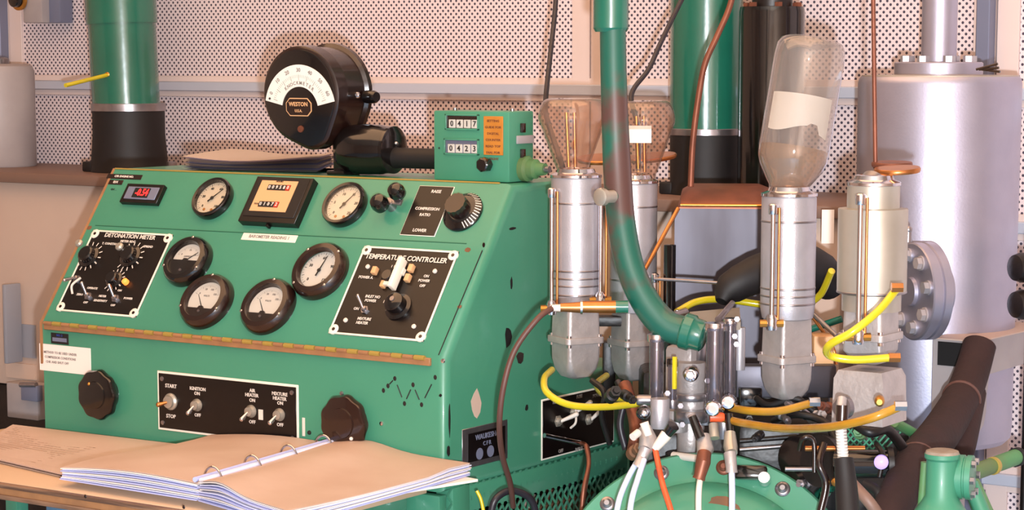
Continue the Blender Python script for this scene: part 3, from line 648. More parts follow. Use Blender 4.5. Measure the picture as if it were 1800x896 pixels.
# ---- black domed housing with arm
P = onY(648, 252, .292); L = V((1, .06, 0)).normalized()
dm = thing('domed_housing', 'glossy black domed housing with a short arm lying behind the counter box', 'housing', V((P.x, P.y, ZT)))
rr = .046; P.z = ZT+rr+.001
G(axis_frame(P, L)).lathe([(.004, -.066), (.022, -.063), (.035, -.055), (.043, -.040), (.046, -.018), (.046, .0), (.045, .03), (.041, .048), (.043, .050), (.043, .056), (.03, .060)], 40).out('dome', 'black_gloss', dm)
G(axis_frame(P, L)).lathe([(.020, .055), (.0185, .07), (.0185, .20)], 28, c=(.0, -.014, 0)).out('arm', 'black_rubber', dm)
G(axis_frame(P, L)).lathe([(.004, .05), (.004, .065)], 12, c=(.0, -.01, 0)).ball((0, .012, .06), .004, 10).out('rivet', 'chrome', dm)
# ---- papers
def papers(pts, z0, n, m, name, label, curl=0):
    P0 = [onZ(px, py, z0) for px, py in pts]; c = sum(P0, V())/len(P0)
    t = thing(name, label, 'papers', V((c.x, c.y, z0)))
    for k in range(n):
        j = [q+V((random.uniform(-.004, .004), random.uniform(-.003, .003), 0)) for q in P0]
        U_ = [[j[0].lerp(j[1], a/8).lerp(j[3].lerp(j[2], a/8), b/4)+V((0, 0, .0022*(k+.5)+curl*(.5+.5*math.cos(a/8*5+b*.3))*(k+1)/n)) for b in range(5)] for a in range(9)]
        g = G(); vs = [[g.v(q) for q in r_] for r_ in U_]
        for a in range(8):
            for b in range(4): g.f((vs[a][b], vs[a+1][b], vs[a+1][b+1], vs[a][b+1]))
        bmesh.ops.solidify(g.bm, geom=list(g.bm.faces), thickness=.0026)
        g.out('sheet', m[k % len(m)], t)
papers([(405, 286), (590, 290), (560, 304), (322, 298)], ZT+.001, 9, ('paper', 'paper_blue', 'paper'), 'loose_papers', 'curled sheets of loose paper lying on top of the console', .010)
papers([(560, 296), (700, 300), (690, 304), (556, 303)], ZT+.0006, 1, ('paper',), 'paper_slip', 'thin white paper slip on the console top under the black dome')
# ---- counter box
BY = .215
p, q = onY(762, 194, BY), onY(895, 317, BY); q.z = ZT+.001; bw = q.x-p.x; bh = p.z-q.z; bd = .075
cb = thing('counter_box', 'green counter box with two number windows and an orange plate, on the console top', 'counter', V(((p.x+q.x)/2, BY+bd/2, ZT)))
MB = frame(V(((p.x+q.x)/2, BY, (p.z+q.z)/2)))
G(MB).box((0, 0, -bd/2), (bw, bh, bd), .003).out('body', 'green_light', cb)
def lb(px, py): r_ = MB.inverted() @ onY(px, py, BY); return r_.x, r_.y
for (x0_, y0_, x1_, y1_), s in (((786, 203, 840, 226), '0417'), ((784, 246, 840, 270), '0423')):
    a, b = lb(x0_, y0_); c_, d_ = lb(x1_, y1_); w_, h_ = c_-a, a and b-d_; X, Y_ = (a+c_)/2, (b+d_)/2
    f_ = G(MB)
    for sx, sy, ww, hh in ((0, 1, w_+.006, .003), (0, -1, w_+.006, .003), (-1, 0, .003, h_+.006), (1, 0, .003, h_+.006)): f_.box((X+sx*(w_/2+.0015), Y_+sy*(h_/2+.0015), .0015), (ww, hh, .004), .0006, 1)
    wn = f_.out('window_frame', 'green', cb)
    G(MB).box((X, Y_, .0002), (w_, h_, .001)).out('window_back', 'bakelite' if s == '0417' else 'channel_grey', wn)
    for k_ in range(4):
        xw = X-w_*.32+k_*w_*.245; G(frame(MB @ V((xw, Y_-h_*.14, -.004)), (0, 0, 1), (0, -1, 0)) if False else MB @ Matrix.Translation((xw, Y_-h_*.14, 0))).box((0, 0, .0012), (w_*.215, h_*.68, .002), .0006, 1).out('number_wheel', 'dial_white', wn)
    g = G(MB)
    for k_, ch in enumerate(s): g.text(ch, X-w_*.32+k_*w_*.245, Y_-h_*.14, h_*.62, .0026)
    g.out('digits', 'ink', wn)
    G(MB).box((X, Y_, .0034), (w_, h_, .0006)).out('pane', 'glass_pane', wn)
a, b = lb(851, 204); c_, d_ = lb(885, 273); op = G(MB).box(((a+c_)/2, (b+d_)/2, .001), (c_-a, b-d_, .002), .0005, 1).out('orange_plate', 'orange_plate', cb, label='orange printed plate')
g = G(MB)
for k_, t in enumerate(('SETTING', 'GUIDE FOR', 'DIGITAL', 'COUNTER', 'READ TOP', 'DIAL FOR', 'HEIGHT')): g.text(t, (a+c_)/2, b-.008-.0108*k_, .0055, .0022, sx=1.2)
g.out('lettering', 'copper_dull', op)
x, y = lb(860, 289); kk = G(MB @ Matrix.Translation((x, y, 0))).lathe([(.008, 0), (.008, .006), (.013, .008), (.0125, .022), (.010, .024)], 7).out('selector_knob', 'black_gloss', cb)
x, y = lb(772, 260); G(MB).ball((x, y, 0), .0018, 8).out('screw', 'ink', cb)
MS = frame(V((q.x, BY+bd/2, (p.z+q.z)/2)), (0, 1, 0), (0, 0, 1))
for yy, m in ((.032, 'bakelite'), (-.012, 'bakelite')): G(MS).box((0, yy, .003), (.010, .016, .006), .001).out('side_terminal', m, cb)
G(MS).box((.008, .012, .002), (.05, .014, .004), .001).out('side_tag', 'grey_paint', cb)
G(MS).lathe([(.022, 0), (.022, .010), (.017, .014), (.017, .026), (.012, .03), (.010, .045)], 24, (.006, -.038, 0)).out('connector', 'green_old', cb)
G(MS).lathe([(.006, .0), (.006, .012)], 10, (.006, -.038, .042)).out('connector_pin', 'steel', cb)
for sx in (-1, 1): G(MB).rod((sx*bw*.38+.0, bh/2, -bd*.5), (sx*bw*.38, bh/2+.004, -bd*.5), .004).out('top_screw', 'steel', cb)
# ================================================================== DESK SHELF, LISTING, BINDER
DZ = .806
dk = thing('desk_shelf', 'wooden shelf desk with a layered brown front edge below the console face', 'desk', V((-.6, -.2, 0)))
dx0, dx1, dy0 = -1.0, -.03, -.428
G().box(((dx0+dx1)/2, (dy0+.008-.012)/2, DZ-.011), (dx1-dx0, -dy0-.020, .022), .001).out('top', 'desk_top', dk)
G().box(((dx0+dx1)/2, dy0-.001, DZ-.0035), (dx1-dx0, .012, .007), .001).out('edge_veneer', 'desk_edge', dk)
G().box(((dx0+dx1)/2, dy0, DZ-.0125), (dx1-dx0, .010, .011), .001).out('edge_core', 'brown_edge', dk)
G().box(((dx0+dx1)/2, dy0-.001, DZ-.022), (dx1-dx0, .012, .008), .001).out('edge_veneer', 'desk_edge', dk)
for px, py in ((150, 872), (323, 891)): G(axis_frame(onY(px, py, dy0-.007), (0, -1, 0))).lathe([(.0032, 0), (.002, .001)], 8).out('edge_screw', 'bakelite', dk)
for x in (dx0+.05, dx1-.05):
    G().box((x, -.2, DZ-.04), (.03, .36, .036), .002).out('bracket', 'green', dk); G().box((x, -.06, .38), (.03, .03, .76), .002).out('leg', 'green', dk)
def sheet_grid(P, z, th, nx=14, ny=8, lift=lambda a, b: 0):
    """quad P draped with nx x ny cells; z=None keeps the corner heights"""
    g = G(); vs = []
    for i in range(nx+1):
        r_ = []
        for j in range(ny+1):
            a, b = i/nx, j/ny; q = P[0].lerp(P[1], a).lerp(P[3].lerp(P[2], a), b); r_.append(g.v((q.x, q.y, (q.z if z is None else z)+lift(a, b))))
        vs.append(r_)
    for i in range(nx):
        for j in range(ny): g.f((vs[i][j], vs[i+1][j], vs[i+1][j+1], vs[i][j+1]))
    bmesh.ops.recalc_face_normals(g.bm, faces=g.bm.faces)
    if sum(f.normal.z for f in g.bm.faces) < 0: bmesh.ops.reverse_faces(g.bm, faces=g.bm.faces)
    r = bmesh.ops.extrude_face_region(g.bm, geom=list(g.bm.faces))
    for q in r['geom']:
        if isinstance(q, bmesh.types.BMVert): q.co.z += th
    return g
# printed listing, left
LP = [onZ(*p, DZ+.003) for p in ((-40, 783), (24, 754), (400, 768), (330, 835))]
LP = [onZ(-60, 800, DZ), onY(22, 757, -.03), onY(395, 781, -.012), onZ(120, 842, DZ)]
ls = thing('printed_listing', 'wide printed paper listing lying flat at the left end of the desk shelf', 'paper', V((-.75, -.2, DZ)))
for k_ in range(3):
    off = V((.004*k_, -.003*k_, 0)); sheet_grid([V((q.x, q.y, DZ))+off for q in LP], DZ+.001+.0016*k_, .0012, lift=lambda a, b: .004*math.sin(a*3+k_)**2).out('sheet', 'paper_warm', ls)
g = G(); U1 = (LP[2]-LP[1]).normalized(); V1 = (LP[0]-LP[1]).normalized()
for r_ in range(17):
    for c_ in range(26):
        a = .04+c_*.021; b = .10+r_*.05
        q = LP[1].lerp(LP[2], a).lerp(LP[0].lerp(LP[3], a), b)
        if random.random() < .12: continue
        zz = DZ+.001+.0032+.004*math.sin(a*3+2)**2+.0026
        d = U1*.0036; s = V1*.0009; q = V((q.x+.008, q.y-.006, zz))
        g.f([g.v(q-d-s), g.v(q+d-s), g.v(q+d+s), g.v(q-d+s)])
g.out('printed_rows', 'brown_edge', ls, kind='stuff', recalc=False)
# open ring binder
bz = DZ+.006
bn = thing('ring_binder', 'open white ring binder with plastic sleeves spread across the desk shelf', 'binder', V((-.2, -.15, DZ)))
zb_ = DZ+.035
S1, S2 = onZ(348, 850, zb_+.004), onY(588, 780, -.012)
A_, L_ = onZ(108, 822, zb_-.004), onY(372, 764, -.012)
Rb, Rf = onY(826, 823, -.012), onZ(505, 898, zb_)
def flat(q, z): return V((q.x, q.y, z))
Cv = [onZ(128, 842, DZ+.006), onZ(352, 872, DZ+.006), onY(588, 800, -.012), onY(372, 778, -.012)]
sheet_grid(Cv, None, .004).out('cover', 'paper', bn)
Cr = [onZ(352, 872, DZ+.006), onZ(500, 902, DZ+.006), onZ(840, 846, DZ+.012), onY(588, 800, -.012)]
sheet_grid(Cr, None, .004).out('cover', 'paper', bn)
# left stack  (A_, S1, S2, L_)  and right stack (S1, Rf, Rb, S2)
bump_l = lambda a, b: .007*math.sin(a*math.pi)+.003*math.sin(b*6)
for k_ in range(9):
    z = DZ+.010+.0024*k_; o_ = V((random.uniform(-.003, .003), random.uniform(-.003, .003), 0))
    sheet_grid([V((q.x, q.y, p_.z+.005)).lerp(q, (k_+.5)/9.5)+o_ for p_, q in zip((Cv[0], Cv[1], Cv[2], Cv[3]), (A_, S1, S2, L_))], None, .0017, lift=lambda a, b: bump_l(a, b)*(k_/8)).out('page', ('paper_blue', 'plastic_sleeve', 'paper')[k_ % 3], bn)
sheet_grid([A_, S1, S2, L_], None, .0012, lift=lambda a, b: bump_l(a, b)).out('top_page', 'paper_warm', bn, label='warm cream top page')
bump_r = lambda a, b: .012*math.exp(-((a-.25)/.22)**2)-.002*math.sin(b*5)+(.006*a if b > .8 else 0)
for k_ in range(9):
    z = DZ+.010+.0024*k_; o_ = V((random.uniform(-.003, .003), random.uniform(-.003, .003), 0))
    sheet_grid([V((q.x, q.y, p_.z+.005)).lerp(q, (k_+.5)/9.5)+o_ for p_, q in zip((Cr[0], Cr[1], Cr[2], Cr[3]), (S1, Rf, Rb, S2))], None, .0017, lift=lambda a, b: bump_r(a, b)*(k_/8)).out('page', ('paper_blue', 'plastic_sleeve', 'paper')[k_ % 3], bn)
sheet_grid([S1, Rf, Rb, S2], None, .0012, lift=lambda a, b: bump_r(a, b)).out('top_page', 'paper_warm', bn)
for o_, w_ in ((-.006, 'paper_blue'), (.006, 'plastic_sleeve')):
    nn = (S2-S1).cross(V((0, 0, 1))).normalized()*o_; G().tube([S1+nn+V((0, 0, .006)), S2+nn+V((0, 0, .006))], .0042, 8, 0).out('sleeve_edge', w_, bn)
ud = (S2-S1).normalized(); sd = V((ud.y, -ud.x, 0))
for px, py in ((372, 838), (438, 819), (502, 802), (567, 786)):
    f_ = (px-348)/240; c = S1.lerp(S2, f_)+V((0, 0, -.010))
    pts = [c+sd*(.019*math.cos(a))+V((0, 0, .030*math.sin(a))) for a in [math.pi*k/10 for k in range(11)]]
    G().tube(pts, .0018, 8, 2).out('ring', 'chrome', bn)
# ================================================================== ENGINE SIDE
def col(px, py, t): return at(px, py, t)
fuel = 'fuel bowls around the carburetor'
def flask_profile(s=1): return None
def bowl(label, px, t, y_top, y_bodyend, y_flange, y_bot, wb_, wl, m_body, m_cast, rings, left_tube, right_tube, collar=None):
    P = at(px, y_bodyend, t); Z = lambda y: zrow(P, y); r = wid(P, wb_/2); rl = wid(P, wl/2)
    o = thing('fuel_bowl', label, 'fuel bowl', V((P.x, P.y, Z(y_bot))), None)
    T = Matrix.Translation(V((P.x, P.y, 0)))
    if collar:       # upper narrower collar
        rc = wid(P, collar[0]/2); prof = [(rl*.8, Z(y_bodyend)), (r, Z(y_bodyend)+.004), (r, Z(collar[1])-.002), (r*.99, Z(collar[1])), (rc, Z(collar[1])+.001), (rc, Z(y_top))]
    else: prof = [(rl*.8, Z(y_bodyend)), (r*.93, Z(y_bodyend)+.002), (r*.97, Z(y_bodyend)+.01), (r, Z(y_bodyend)+.02), (r, Z(y_top)-.002), (r*.98, Z(y_top))]
    G(T).lathe(prof, 48).out('body', m_body, o)
    for y in rings: G(T).lathe([(r*1.0, Z(y)-.0016), (r*1.012, Z(y)-.001), (r*1.012, Z(y)+.001), (r, Z(y)+.0016)], 48).out('groove_ring', 'steel', o)
    rt = wid(P, collar[0]/2) if collar else r
    G(T).lathe([(rt*1.0, Z(y_top)), (rt*1.03, Z(y_top)+.001), (rt*1.03, Z(y_top)+.005), (rt*.78, Z(y_top)+.009), (rt*.72, Z(y_top)+.015), (rt*.56, Z(y_top)+.016), (rt*.54, Z(y_top)+.008)], 48).out('cap_ring', 'chrome', o)
    CR = D2(-27 if wl < 105 else 0)
    # casting below: squarish section rotated to the console axes
    def sq(hw, z, rr=.22, n=8):
        out = []; hw *= .80; c = hw*(1-rr)
        for k in range(4):
            for j in range(n+1): a = math.pi/2*k+math.pi/2*j/n; out.append((c*(1 if k in (0, 3) else -1)+hw*rr*math.cos(a), c*(1 if k in (0, 1) else -1)+hw*rr*math.sin(a), z))
        ca_, sa_ = math.cos(CR), math.sin(CR)
        return [(x*ca_-y*sa_, x*sa_+y*ca_, z_) for x, y, z_ in out]
    zt_, zf, zbt = Z(y_bodyend)+.004, Z(y_flange), Z(y_bot)
    G(T).loft([sq(rl*.78, zt_), sq(rl*.82, zt_-.006), sq(rl*.86, zf+.005)]).out('upper_casting', m_cast, o)
    G(T).loft([sq(rl*.98, zf+.006), sq(rl*1.0, zf+.005), sq(rl*1.0, zf-.004), sq(rl*.97, zf-.005)]).out('flange', m_cast, o)
    G(T).loft([sq(rl*.86, zf-.004), sq(rl*.84, (zf+zbt)/2), sq(rl*.78, zbt+.016, .4), sq(rl*.60, zbt+.004, .6), sq(rl*.3, zbt, .9)]).out('lower_casting', m_cast, o)
    for sx, sy in ((.9, -.9), (-.9, -.9), (.9, .9)):
        xx, yy = rl*.70*(sx*math.cos(CR)-sy*math.sin(CR)), rl*.70*(sx*math.sin(CR)+sy*math.cos(CR)); G(T).rod((xx, yy, zf-.010), (xx, yy, zf+.010), .0045, n=10).out('flange_bolt', 'chrome', o)
    def sight(px_, y0, y1, m='tube_glass', foot=True):
        Q = at(px_, y1, t); dxm = (Q-P).dot(RT); rb_ = r+.009; Q = V((P.x, P.y, Q.z))+RT*dxm-FH*math.sqrt(max(1e-5, rb_*rb_-dxm*dxm)); q = V((Q.x, Q.y, 0)); a, b = zrow(Q, y1), zrow(Q, y0); TT = Matrix.Translation(q)
        G(TT).lathe([(.0038, a), (.0038, b)], 14).out('sight_tube', 'chrome', o)
        G(TT).lathe([(.0068, b-.016), (.0074, b-.014), (.0074, b-.002), (.005, b)], 14).out('tube_cap', 'chrome', o)
        G(TT @ Matrix.Translation((.009, .003, 0))).lathe([(.0022, a+.004), (.0022, b-.006)], 10).out('guard_rod', 'copper' if m == 'c' else 'steel', o)
        if foot:
            G(TT).lathe([(.008, a-.012), (.009, a-.008), (.009, a+.006), (.006, a+.012)], 14).out('tube_foot', 'chrome', o)
            G().rod(V((Q.x, Q.y, a-.002))-RT*.018, V((Q.x, Q.y, a-.002))+RT*.018, .0058, n=8).out('foot_nut', 'brass', o)
        G().rod(V((Q.x, Q.y, b-.008)), V((P.x, P.y, b-.008)).lerp(V((Q.x, Q.y, b-.008)), .3), .004).out('tube_arm', 'chrome', o)
    if left_tube: sight(*left_tube, 'c')
    if right_tube: sight(*right_tube, 'c')
    return o, P, Z, T, r, rl
B1 = bowl('first silver fuel bowl from the left, under the left glass flask', 1012, 3.80, 312, 545, 596, 664, 88, 96, 'alu', 'cast_alu', (356, 474, 487, 500, 516), (969, 330, 540), (1054, 330, 525))
B2 = bowl('second silver fuel bowl from the left, partly behind the curved green pipe', 1113, 4.0, 322, 548, 601, 668, 82, 88, 'alu', 'cast_alu', (362, 490), None, (1148, 480, 545))
B3 = bowl('silver fuel bowl under the tilted clear bottle', 1384, 3.50, 345, 560, 630, 702, 96, 98, 'alu', 'cast_alu', (388, 505, 518, 532), (1351, 358, 566), None)
B4 = bowl('gold tinted fuel bowl at right under the copper-toned disc lid', 1532, 3.30, 326, 516, 590, 640, 122, 112, 'gold_alu', 'cast_alu', (512,), (1500, 340, 590), None, collar=(92, 366))
# B4 extras: lower collar and block
o, P, Z, T, r, rl = B4
G(T).lathe([(wid(P, 52), Z(545)), (wid(P, 52), Z(516)), (wid(P, 40), Z(512))], 40).out('lower_collar', 'gold_alu', o)
G(T).loft([[(rl*.86*a*k, rl*.86*b*k, Z(y)) for a, b in ((-1, -1), (1, -1), (1, 1), (-1, 1))] for k, y in ((.86, 648), (.98, 662), (1.02, 740))]).out('base_block', 'cast_alu', o)
G(axis_frame(at(1484, 716, 3.215), (-.3, -1, 0))).lathe([(.016, -.004), (.016, .004), (.010, .006), (.010, .014)], 20).out('base_port', 'steel', o)
G(T).rod((.0, -.01, Z(326)), (.0, .0, Z(316)), .02, .018, 30).out('filler_neck', 'steel', o)
# disc lids; the copper colour carries the ceiling lamp's warm light
def lid(px, py, t, half, tilt, label, top='copper'):
    P_ = at(px, py, t); r_ = wid(P_, half); M = axis_frame(P_, V((tilt[0], tilt[1], 1)))
    return G(M).lathe([(r_*.97, -.004), (r_, -.002), (r_, .001), (r_*.96, .003), (r_*.3, .004)], 48).out('disc_lid', top, None, label=label, cat='lid', kind=None)
lid(1577, 298, 3.30, 41, (.0, -.09), 'copper-toned disc lid, warm lamp light in its colour, swung open on the right gold tinted fuel bowl'); lid(1568, 288, 3.36, 36, (.02, -.04), 'darker disc lid just behind the copper-toned one on the right bowl', 'copper_dull')
lid(1146, 276, 4.09, 44, (-.04, -.14), 'copper-toned disc lid, warm lamp light in its colour, just right of the curved green pipe, behind the flasks')
lid(1058, 279, 4.0, 44, (.04, -.12), 'copper-toned disc lid, warm lamp light in its colour, behind the left glass flask')
# flasks (inverted, bulbous)
def flask(B, px_c, ytop, ywide, yneck, half_w, half_n, label, t):
    P_ = at(px_c, yneck, t); Z_ = lambda y: zrow(P_, y); rw, rn = wid(P_, half_w), wid(P_, half_n)
    T_ = Matrix.Translation(V((P_.x, P_.y, 0))); o_ = thing('glass_flask', label, 'flask', V((P_.x, P_.y, Z_(yneck))))
    zn, zw, zt = Z_(yneck), Z_(ywide), Z_(ytop); H = zt-zw
    out_ = [(rn, zn-.012), (rn, zn), (rn*1.12, zn+.006)]
    for k in range(1, 9): f_ = k/9; out_.append((rn*1.12+(rw-rn*1.12)*f_**1.0, zn+.006+(zw-zn-.006)*f_))
    for k in range(0, 8): a = math.pi/2*k/8; out_.append((rw*(.72+.28*math.cos(a)), zw+H*.86*math.sin(a)))
    out_ += [(rw*.70, zw+H*.88), (rw*.35, zw+H*.80), (.0005, zw+H*.78)]
    inn = [(max(.0005, a-.0022), b-.0015 if i > 12 else b) for i, (a, b) in enumerate(out_)]
    g_ = G(T_).loft([[(a*math.cos(2*math.pi*i/48), a*math.sin(2*math.pi*i/48), b) for i in range(48)] for a, b in out_+inn[::-1]], cap=False); g_.out('glass', 'flask_glass', o_)
    for f_, m_ in ((.25, 0), (-.3, 1)):
        G().rod(V((P_.x, P_.y, zn+.004))+RT*(f_*rn*.8), V((P_.x, P_.y, zw+.01))+RT*(f_*rw*(.6 if m_ else .2)), .0035).out('inner_tube', 'copper' if not m_ else 'brass', o_)
    return o_, P_, rw, zw
F1 = flask(B1, 1006, 168, 208, 300, 60, 26, 'left inverted glass flask on the first silver fuel bowl', 3.80)
F2 = flask(B2, 1128, 172, 214, 306, 58, 25, 'right inverted glass flask behind the curved green pipe', 4.0)
o_, P_, rw, zw = F2
a0 = math.atan2(-RT.y*.15-FH.y, -RT.x*.15-FH.x)
G().loft([[(P_.x+rw*.93*math.cos(a0+d_), P_.y+rw*.93*math.sin(a0+d_), z_) for d_ in [x_*.08 for x_ in range(-5, 6)]] for z_ in (zw-.035, zw-.005)], cap=False, closed=False).out('paper_label', 'paper', o_)
# ---- tilted bottle
Pb, Pt = at(1384, 333, 3.50), at(1428, 70, 3.50)
ax = (Pt-Pb); H = ax.length; r_ = wid(Pb, 62)
bo = thing('clear_bottle', 'clear glass bottle with torn white label tilted upside down on a silver fuel bowl', 'bottle', Pb)
MB2 = axis_frame(Pb, ax)
prof = [(r_*.52, -.008), (r_*.54, .004), (r_*.62, .010), (r_*.90, .034), (r_*.985, .048), (r_, .062), (r_, H-.030), (r_*.97, H-.012), (r_*.88, H-.003), (r_*.76, H), (r_*.62, H-.003), (r_*.3, H-.010), (.0005, H-.012)]
inn = [(max(.0005, a-.0028), b-(.003 if b > H*.9 else 0)) for a, b in prof]
G(MB2).loft([[(a*math.cos(2*math.pi*i/56), a*math.sin(2*math.pi*i/56), b) for i in range(56)] for a, b in prof+inn[::-1]], cap=False).out('glass', 'bottle_glass', bo)
G(MB2).lathe([(r_*.49, 0), (r_*.58, .010), (r_*.86, .034), (r_*.95, .048), (r_*.955, .064), (.0005, .066)], 48).out('liquid', 'murky', bo)
vd = (MB2.inverted().to_3x3() @ (CP-Pb)); a0 = math.atan2(vd.y, vd.x)
g = G(MB2); A_s = [a0-.95+.1*k for k in range(20)]
wv = lambda a: H*.385+.006*math.sin((a-a0)*3.2+.5)+(.004 if a > a0+.3 else 0)-(.012 if a > a0+.55 else 0)
g.loft([[((r_+.0006)*math.cos(a), (r_+.0006)*math.sin(a), wv(a)) for a in A_s], [((r_+.0006)*math.cos(a), (r_+.0006)*math.sin(a), H*.61) for a in A_s]], cap=False, closed=False)
bmesh.ops.solidify(g.bm, geom=list(g.bm.faces), thickness=.0006); g.out('torn_label', 'milk', bo, label='torn white paper label')
# ---- curved green pipe in the foreground
gp = thing('curved_green_pipe', 'green pipe with worn brown primer that curves down and across to the carburetor', 'pipe', at(1215, 590, 3.55))
pp = [(1074, -260, 3.56), (1077, 40, 3.56), (1080, 180, 3.56), (1085, 300, 3.56), (1092, 390, 3.55), (1108, 470, 3.54), (1136, 532, 3.53), (1172, 572, 3.52), (1212, 584, 3.51)]
PW = [at(*p) for p in pp]; ws = [23, 23, 23.5, 25, 25, 25, 26, 27, 27]
G().tube(PW, [wid(a, b) for a, b in zip(PW, ws)], 28, 8).out('pipe', 'green_rust', gp)
# collar + elbow end
Pc = at(1074, 0, 3.56); rc = wid(Pc, 31)
G().rod(V((Pc.x, Pc.y, zrow(Pc, 50))), V((Pc.x, Pc.y, zrow(Pc, -230))), rc, n=36).out('collar', 'green_dark', gp)
G().rod(V((Pc.x, Pc.y, zrow(Pc, 56))), V((Pc.x, Pc.y, zrow(Pc, 49))), rc*.9, rc*1.02, 36).out('collar_lip', 'green_dark', gp)
d_ = (PW[-1]-PW[-2]).normalized(); G(axis_frame(PW[-1]-d_*.012, d_)).lathe([(.026, 0), (.0285, .003), (.0285, .016), (.025, .02), (.024, .034), (.018, .038)], 36).out('end_collar', 'green_dark', gp)
Q = at(1062, 346, 3.50); G(axis_frame(Q, RT*-.7-FH*.7)).lathe([(.010, -.02), (.010, 0), (.0135, .001), (.0135, .010), (.010, .012)], 20).out('plug', 'gold_alu', gp); G().rod(at(1064, 346, 3.52), at(1085, 346, 3.55), .010).out('plug_boss', 'green_dark', gp)
# stub on the pipe that holds the brass connector
cpl = thing('brass_connector', 'brass cable connector running sideways from the curved green pipe', 'connector', at(1040, 545, 3.52))
def seg(x0, x1, y, t, r0, r1, n, m, pr): G().rod(at(x0, y, t), at(x1, y, t), r0, r1, 20).out(n, m, pr)
seg(1104, 1082, 539, 3.52, .0100, .0100, 'adapter', 'green_dark', cpl); seg(1084, 1024, 539, 3.52, .0100, .0092, 'brass_body', 'copper', cpl); seg(1024, 1020, 540, 3.52, .0108, .0108, 'collar_ring', 'chrome', cpl); seg(1020, 985, 540, 3.52, .0088, .0066, 'brass_nose', 'copper', cpl); seg(985, 970, 541, 3.52, .0058, .0052, 'white_sleeve', 'milk', cpl)
def cable(name, label, pts, r_, m, cat='cable', group=None, n=10, parent=None):
    W_ = [at(*p) for p in pts]; g_ = G().tube(W_, r_, n, 7)
    return g_.out(name, m, parent, label=label, cat=cat if parent is None else None, group=group)
cable('brown_cable', 'brown cable looping down the green console side from the brass connector', [(972, 541, 3.52), (945, 560, 3.50), (905, 615, 3.50), (885, 680, 3.50), (878, 745, 3.52), (883, 800, 3.58), (897, 850, 3.65), (902, 890, 3.70)], .0046, 'cable_brown')
cable('black_cable', 'straight black cable hanging in front of the wall, left of the flasks', [(984, -160, 4.25), (977, 0, 4.22), (968, 90, 4.18), (959, 178, 4.1), (962, 210, 3.98), (985, 280, 3.82), (990, 300, 3.8)], .0048, 'cable_black')
cable('black_cable', 'black cable sweeping from upper right down to the right flask', [(1260, -120, 4.2), (1198, 0, 4.15), (1160, 78, 4.1), (1140, 122, 4.08), (1110, 166, 4.05), (1120, 220, 4.0), (1122, 300, 4.0)], .0046, 'cable_black')
cable('copper_tube', 'thin copper tube bending down in front of the right green duct pipe', [(1310, -120, 3.95), (1286, 0, 3.95), (1262, 60, 3.95), (1240, 110, 3.95), (1228, 170, 3.95), (1218, 250, 3.95), (1214, 328, 3.95)], .0055, 'copper_dull', 'tube')
cable('hanging_rod', 'thin straight dark rod coming down to the right fuel bowl', [(1533, -150, 3.36), (1535, 0, 3.36), (1537, 150, 3.36), (1539, 296, 3.36)], .0034, 'copper_dull', 'rod')
for pts, m, lb_, nm in (
    ([(970, 650, 3.78), (957, 665, 3.72), (962, 690, 3.68), (1000, 711, 3.66), (1060, 715, 3.62), (1132, 708, 3.56)], 'yellow_tube', 'yellow plastic tube looping from the first silver fuel bowl', 'plastic_tube'),
    ([(1066, 660, 3.95), (1049, 675, 3.85), (1060, 692, 3.75), (1090, 701, 3.65), (1134, 703, 3.57)], 'yellow_tube', 'short yellow plastic tube from the second silver fuel bowl', 'plastic_tube'),
    ([(1284, 716, 3.50), (1320, 722, 3.46), (1370, 722, 3.44), (1432, 707, 3.42)], 'amber_tube', 'upper amber plastic tube from the carburetor to the bowl under the bottle', 'plastic_tube'),
    ([(1262, 733, 3.48), (1310, 744, 3.40), (1380, 753, 3.30), (1460, 750, 3.16), (1530, 735, 3.10), (1582, 714, 3.10)], 'amber_tube', 'long amber plastic tube from the carburetor to the right block', 'plastic_tube'),
    ([(1576, 508, 3.18), (1545, 545, 3.16), (1500, 582, 3.15), (1458, 606, 3.17), (1458, 624, 3.2), (1500, 632, 3.2), (1572, 628, 3.2)], 'yellow_tube', 'bright yellow tube slanting across the gold tinted fuel bowl', 'plastic_tube'),
    ([(1190, 548, 3.66), (1225, 530, 3.70), (1270, 526, 3.72), (1340, 535, 3.72), (1400, 540, 3.70), (1440, 520, 3.66), (1462, 476, 3.6)], 'yellow_tube', 'yellow tube passing behind the bowl that carries the bottle', 'plastic_tube')):
    cable(nm, lb_, pts, .0058 if m == 'yellow_tube' else .0062, m, 'tube', None, 12)
cable('pale_tube', 'left one of the two pale plastic tubes hanging over the green housing', [(1122, 808, 3.44), (1104, 840, 3.42), (1088, 880, 3.40), (1080, 930, 3.40)], .0046, 'pale_tube', 'tube')
cable('pale_tube', 'right one of the two pale plastic tubes hanging side by side', [(1132, 808, 3.43), (1120, 845, 3.40), (1110, 880, 3.38), (1104, 930, 3.38)], .0046, 'pale_tube', 'tube')
cable('pale_tube', 'single milky tube hanging below the copper fitting', [(1231, 838, 3.40), (1228, 870, 3.38), (1228, 930, 3.38)], .0046, 'milk', 'tube')
cable('pale_tube', 'pale plastic tube hanging at the right of the four', [(1286, 822, 3.40), (1287, 870, 3.38), (1286, 930, 3.38)], .0048, 'pale_tube', 'tube')
cable('orange_tube', 'orange rubber tube hanging over the green housing', [(1152, 790, 3.44), (1158, 820, 3.42), (1166, 855, 3.38), (1180, 900, 3.36), (1186, 940, 3.36)], .0046, 'orange_tube', 'tube')
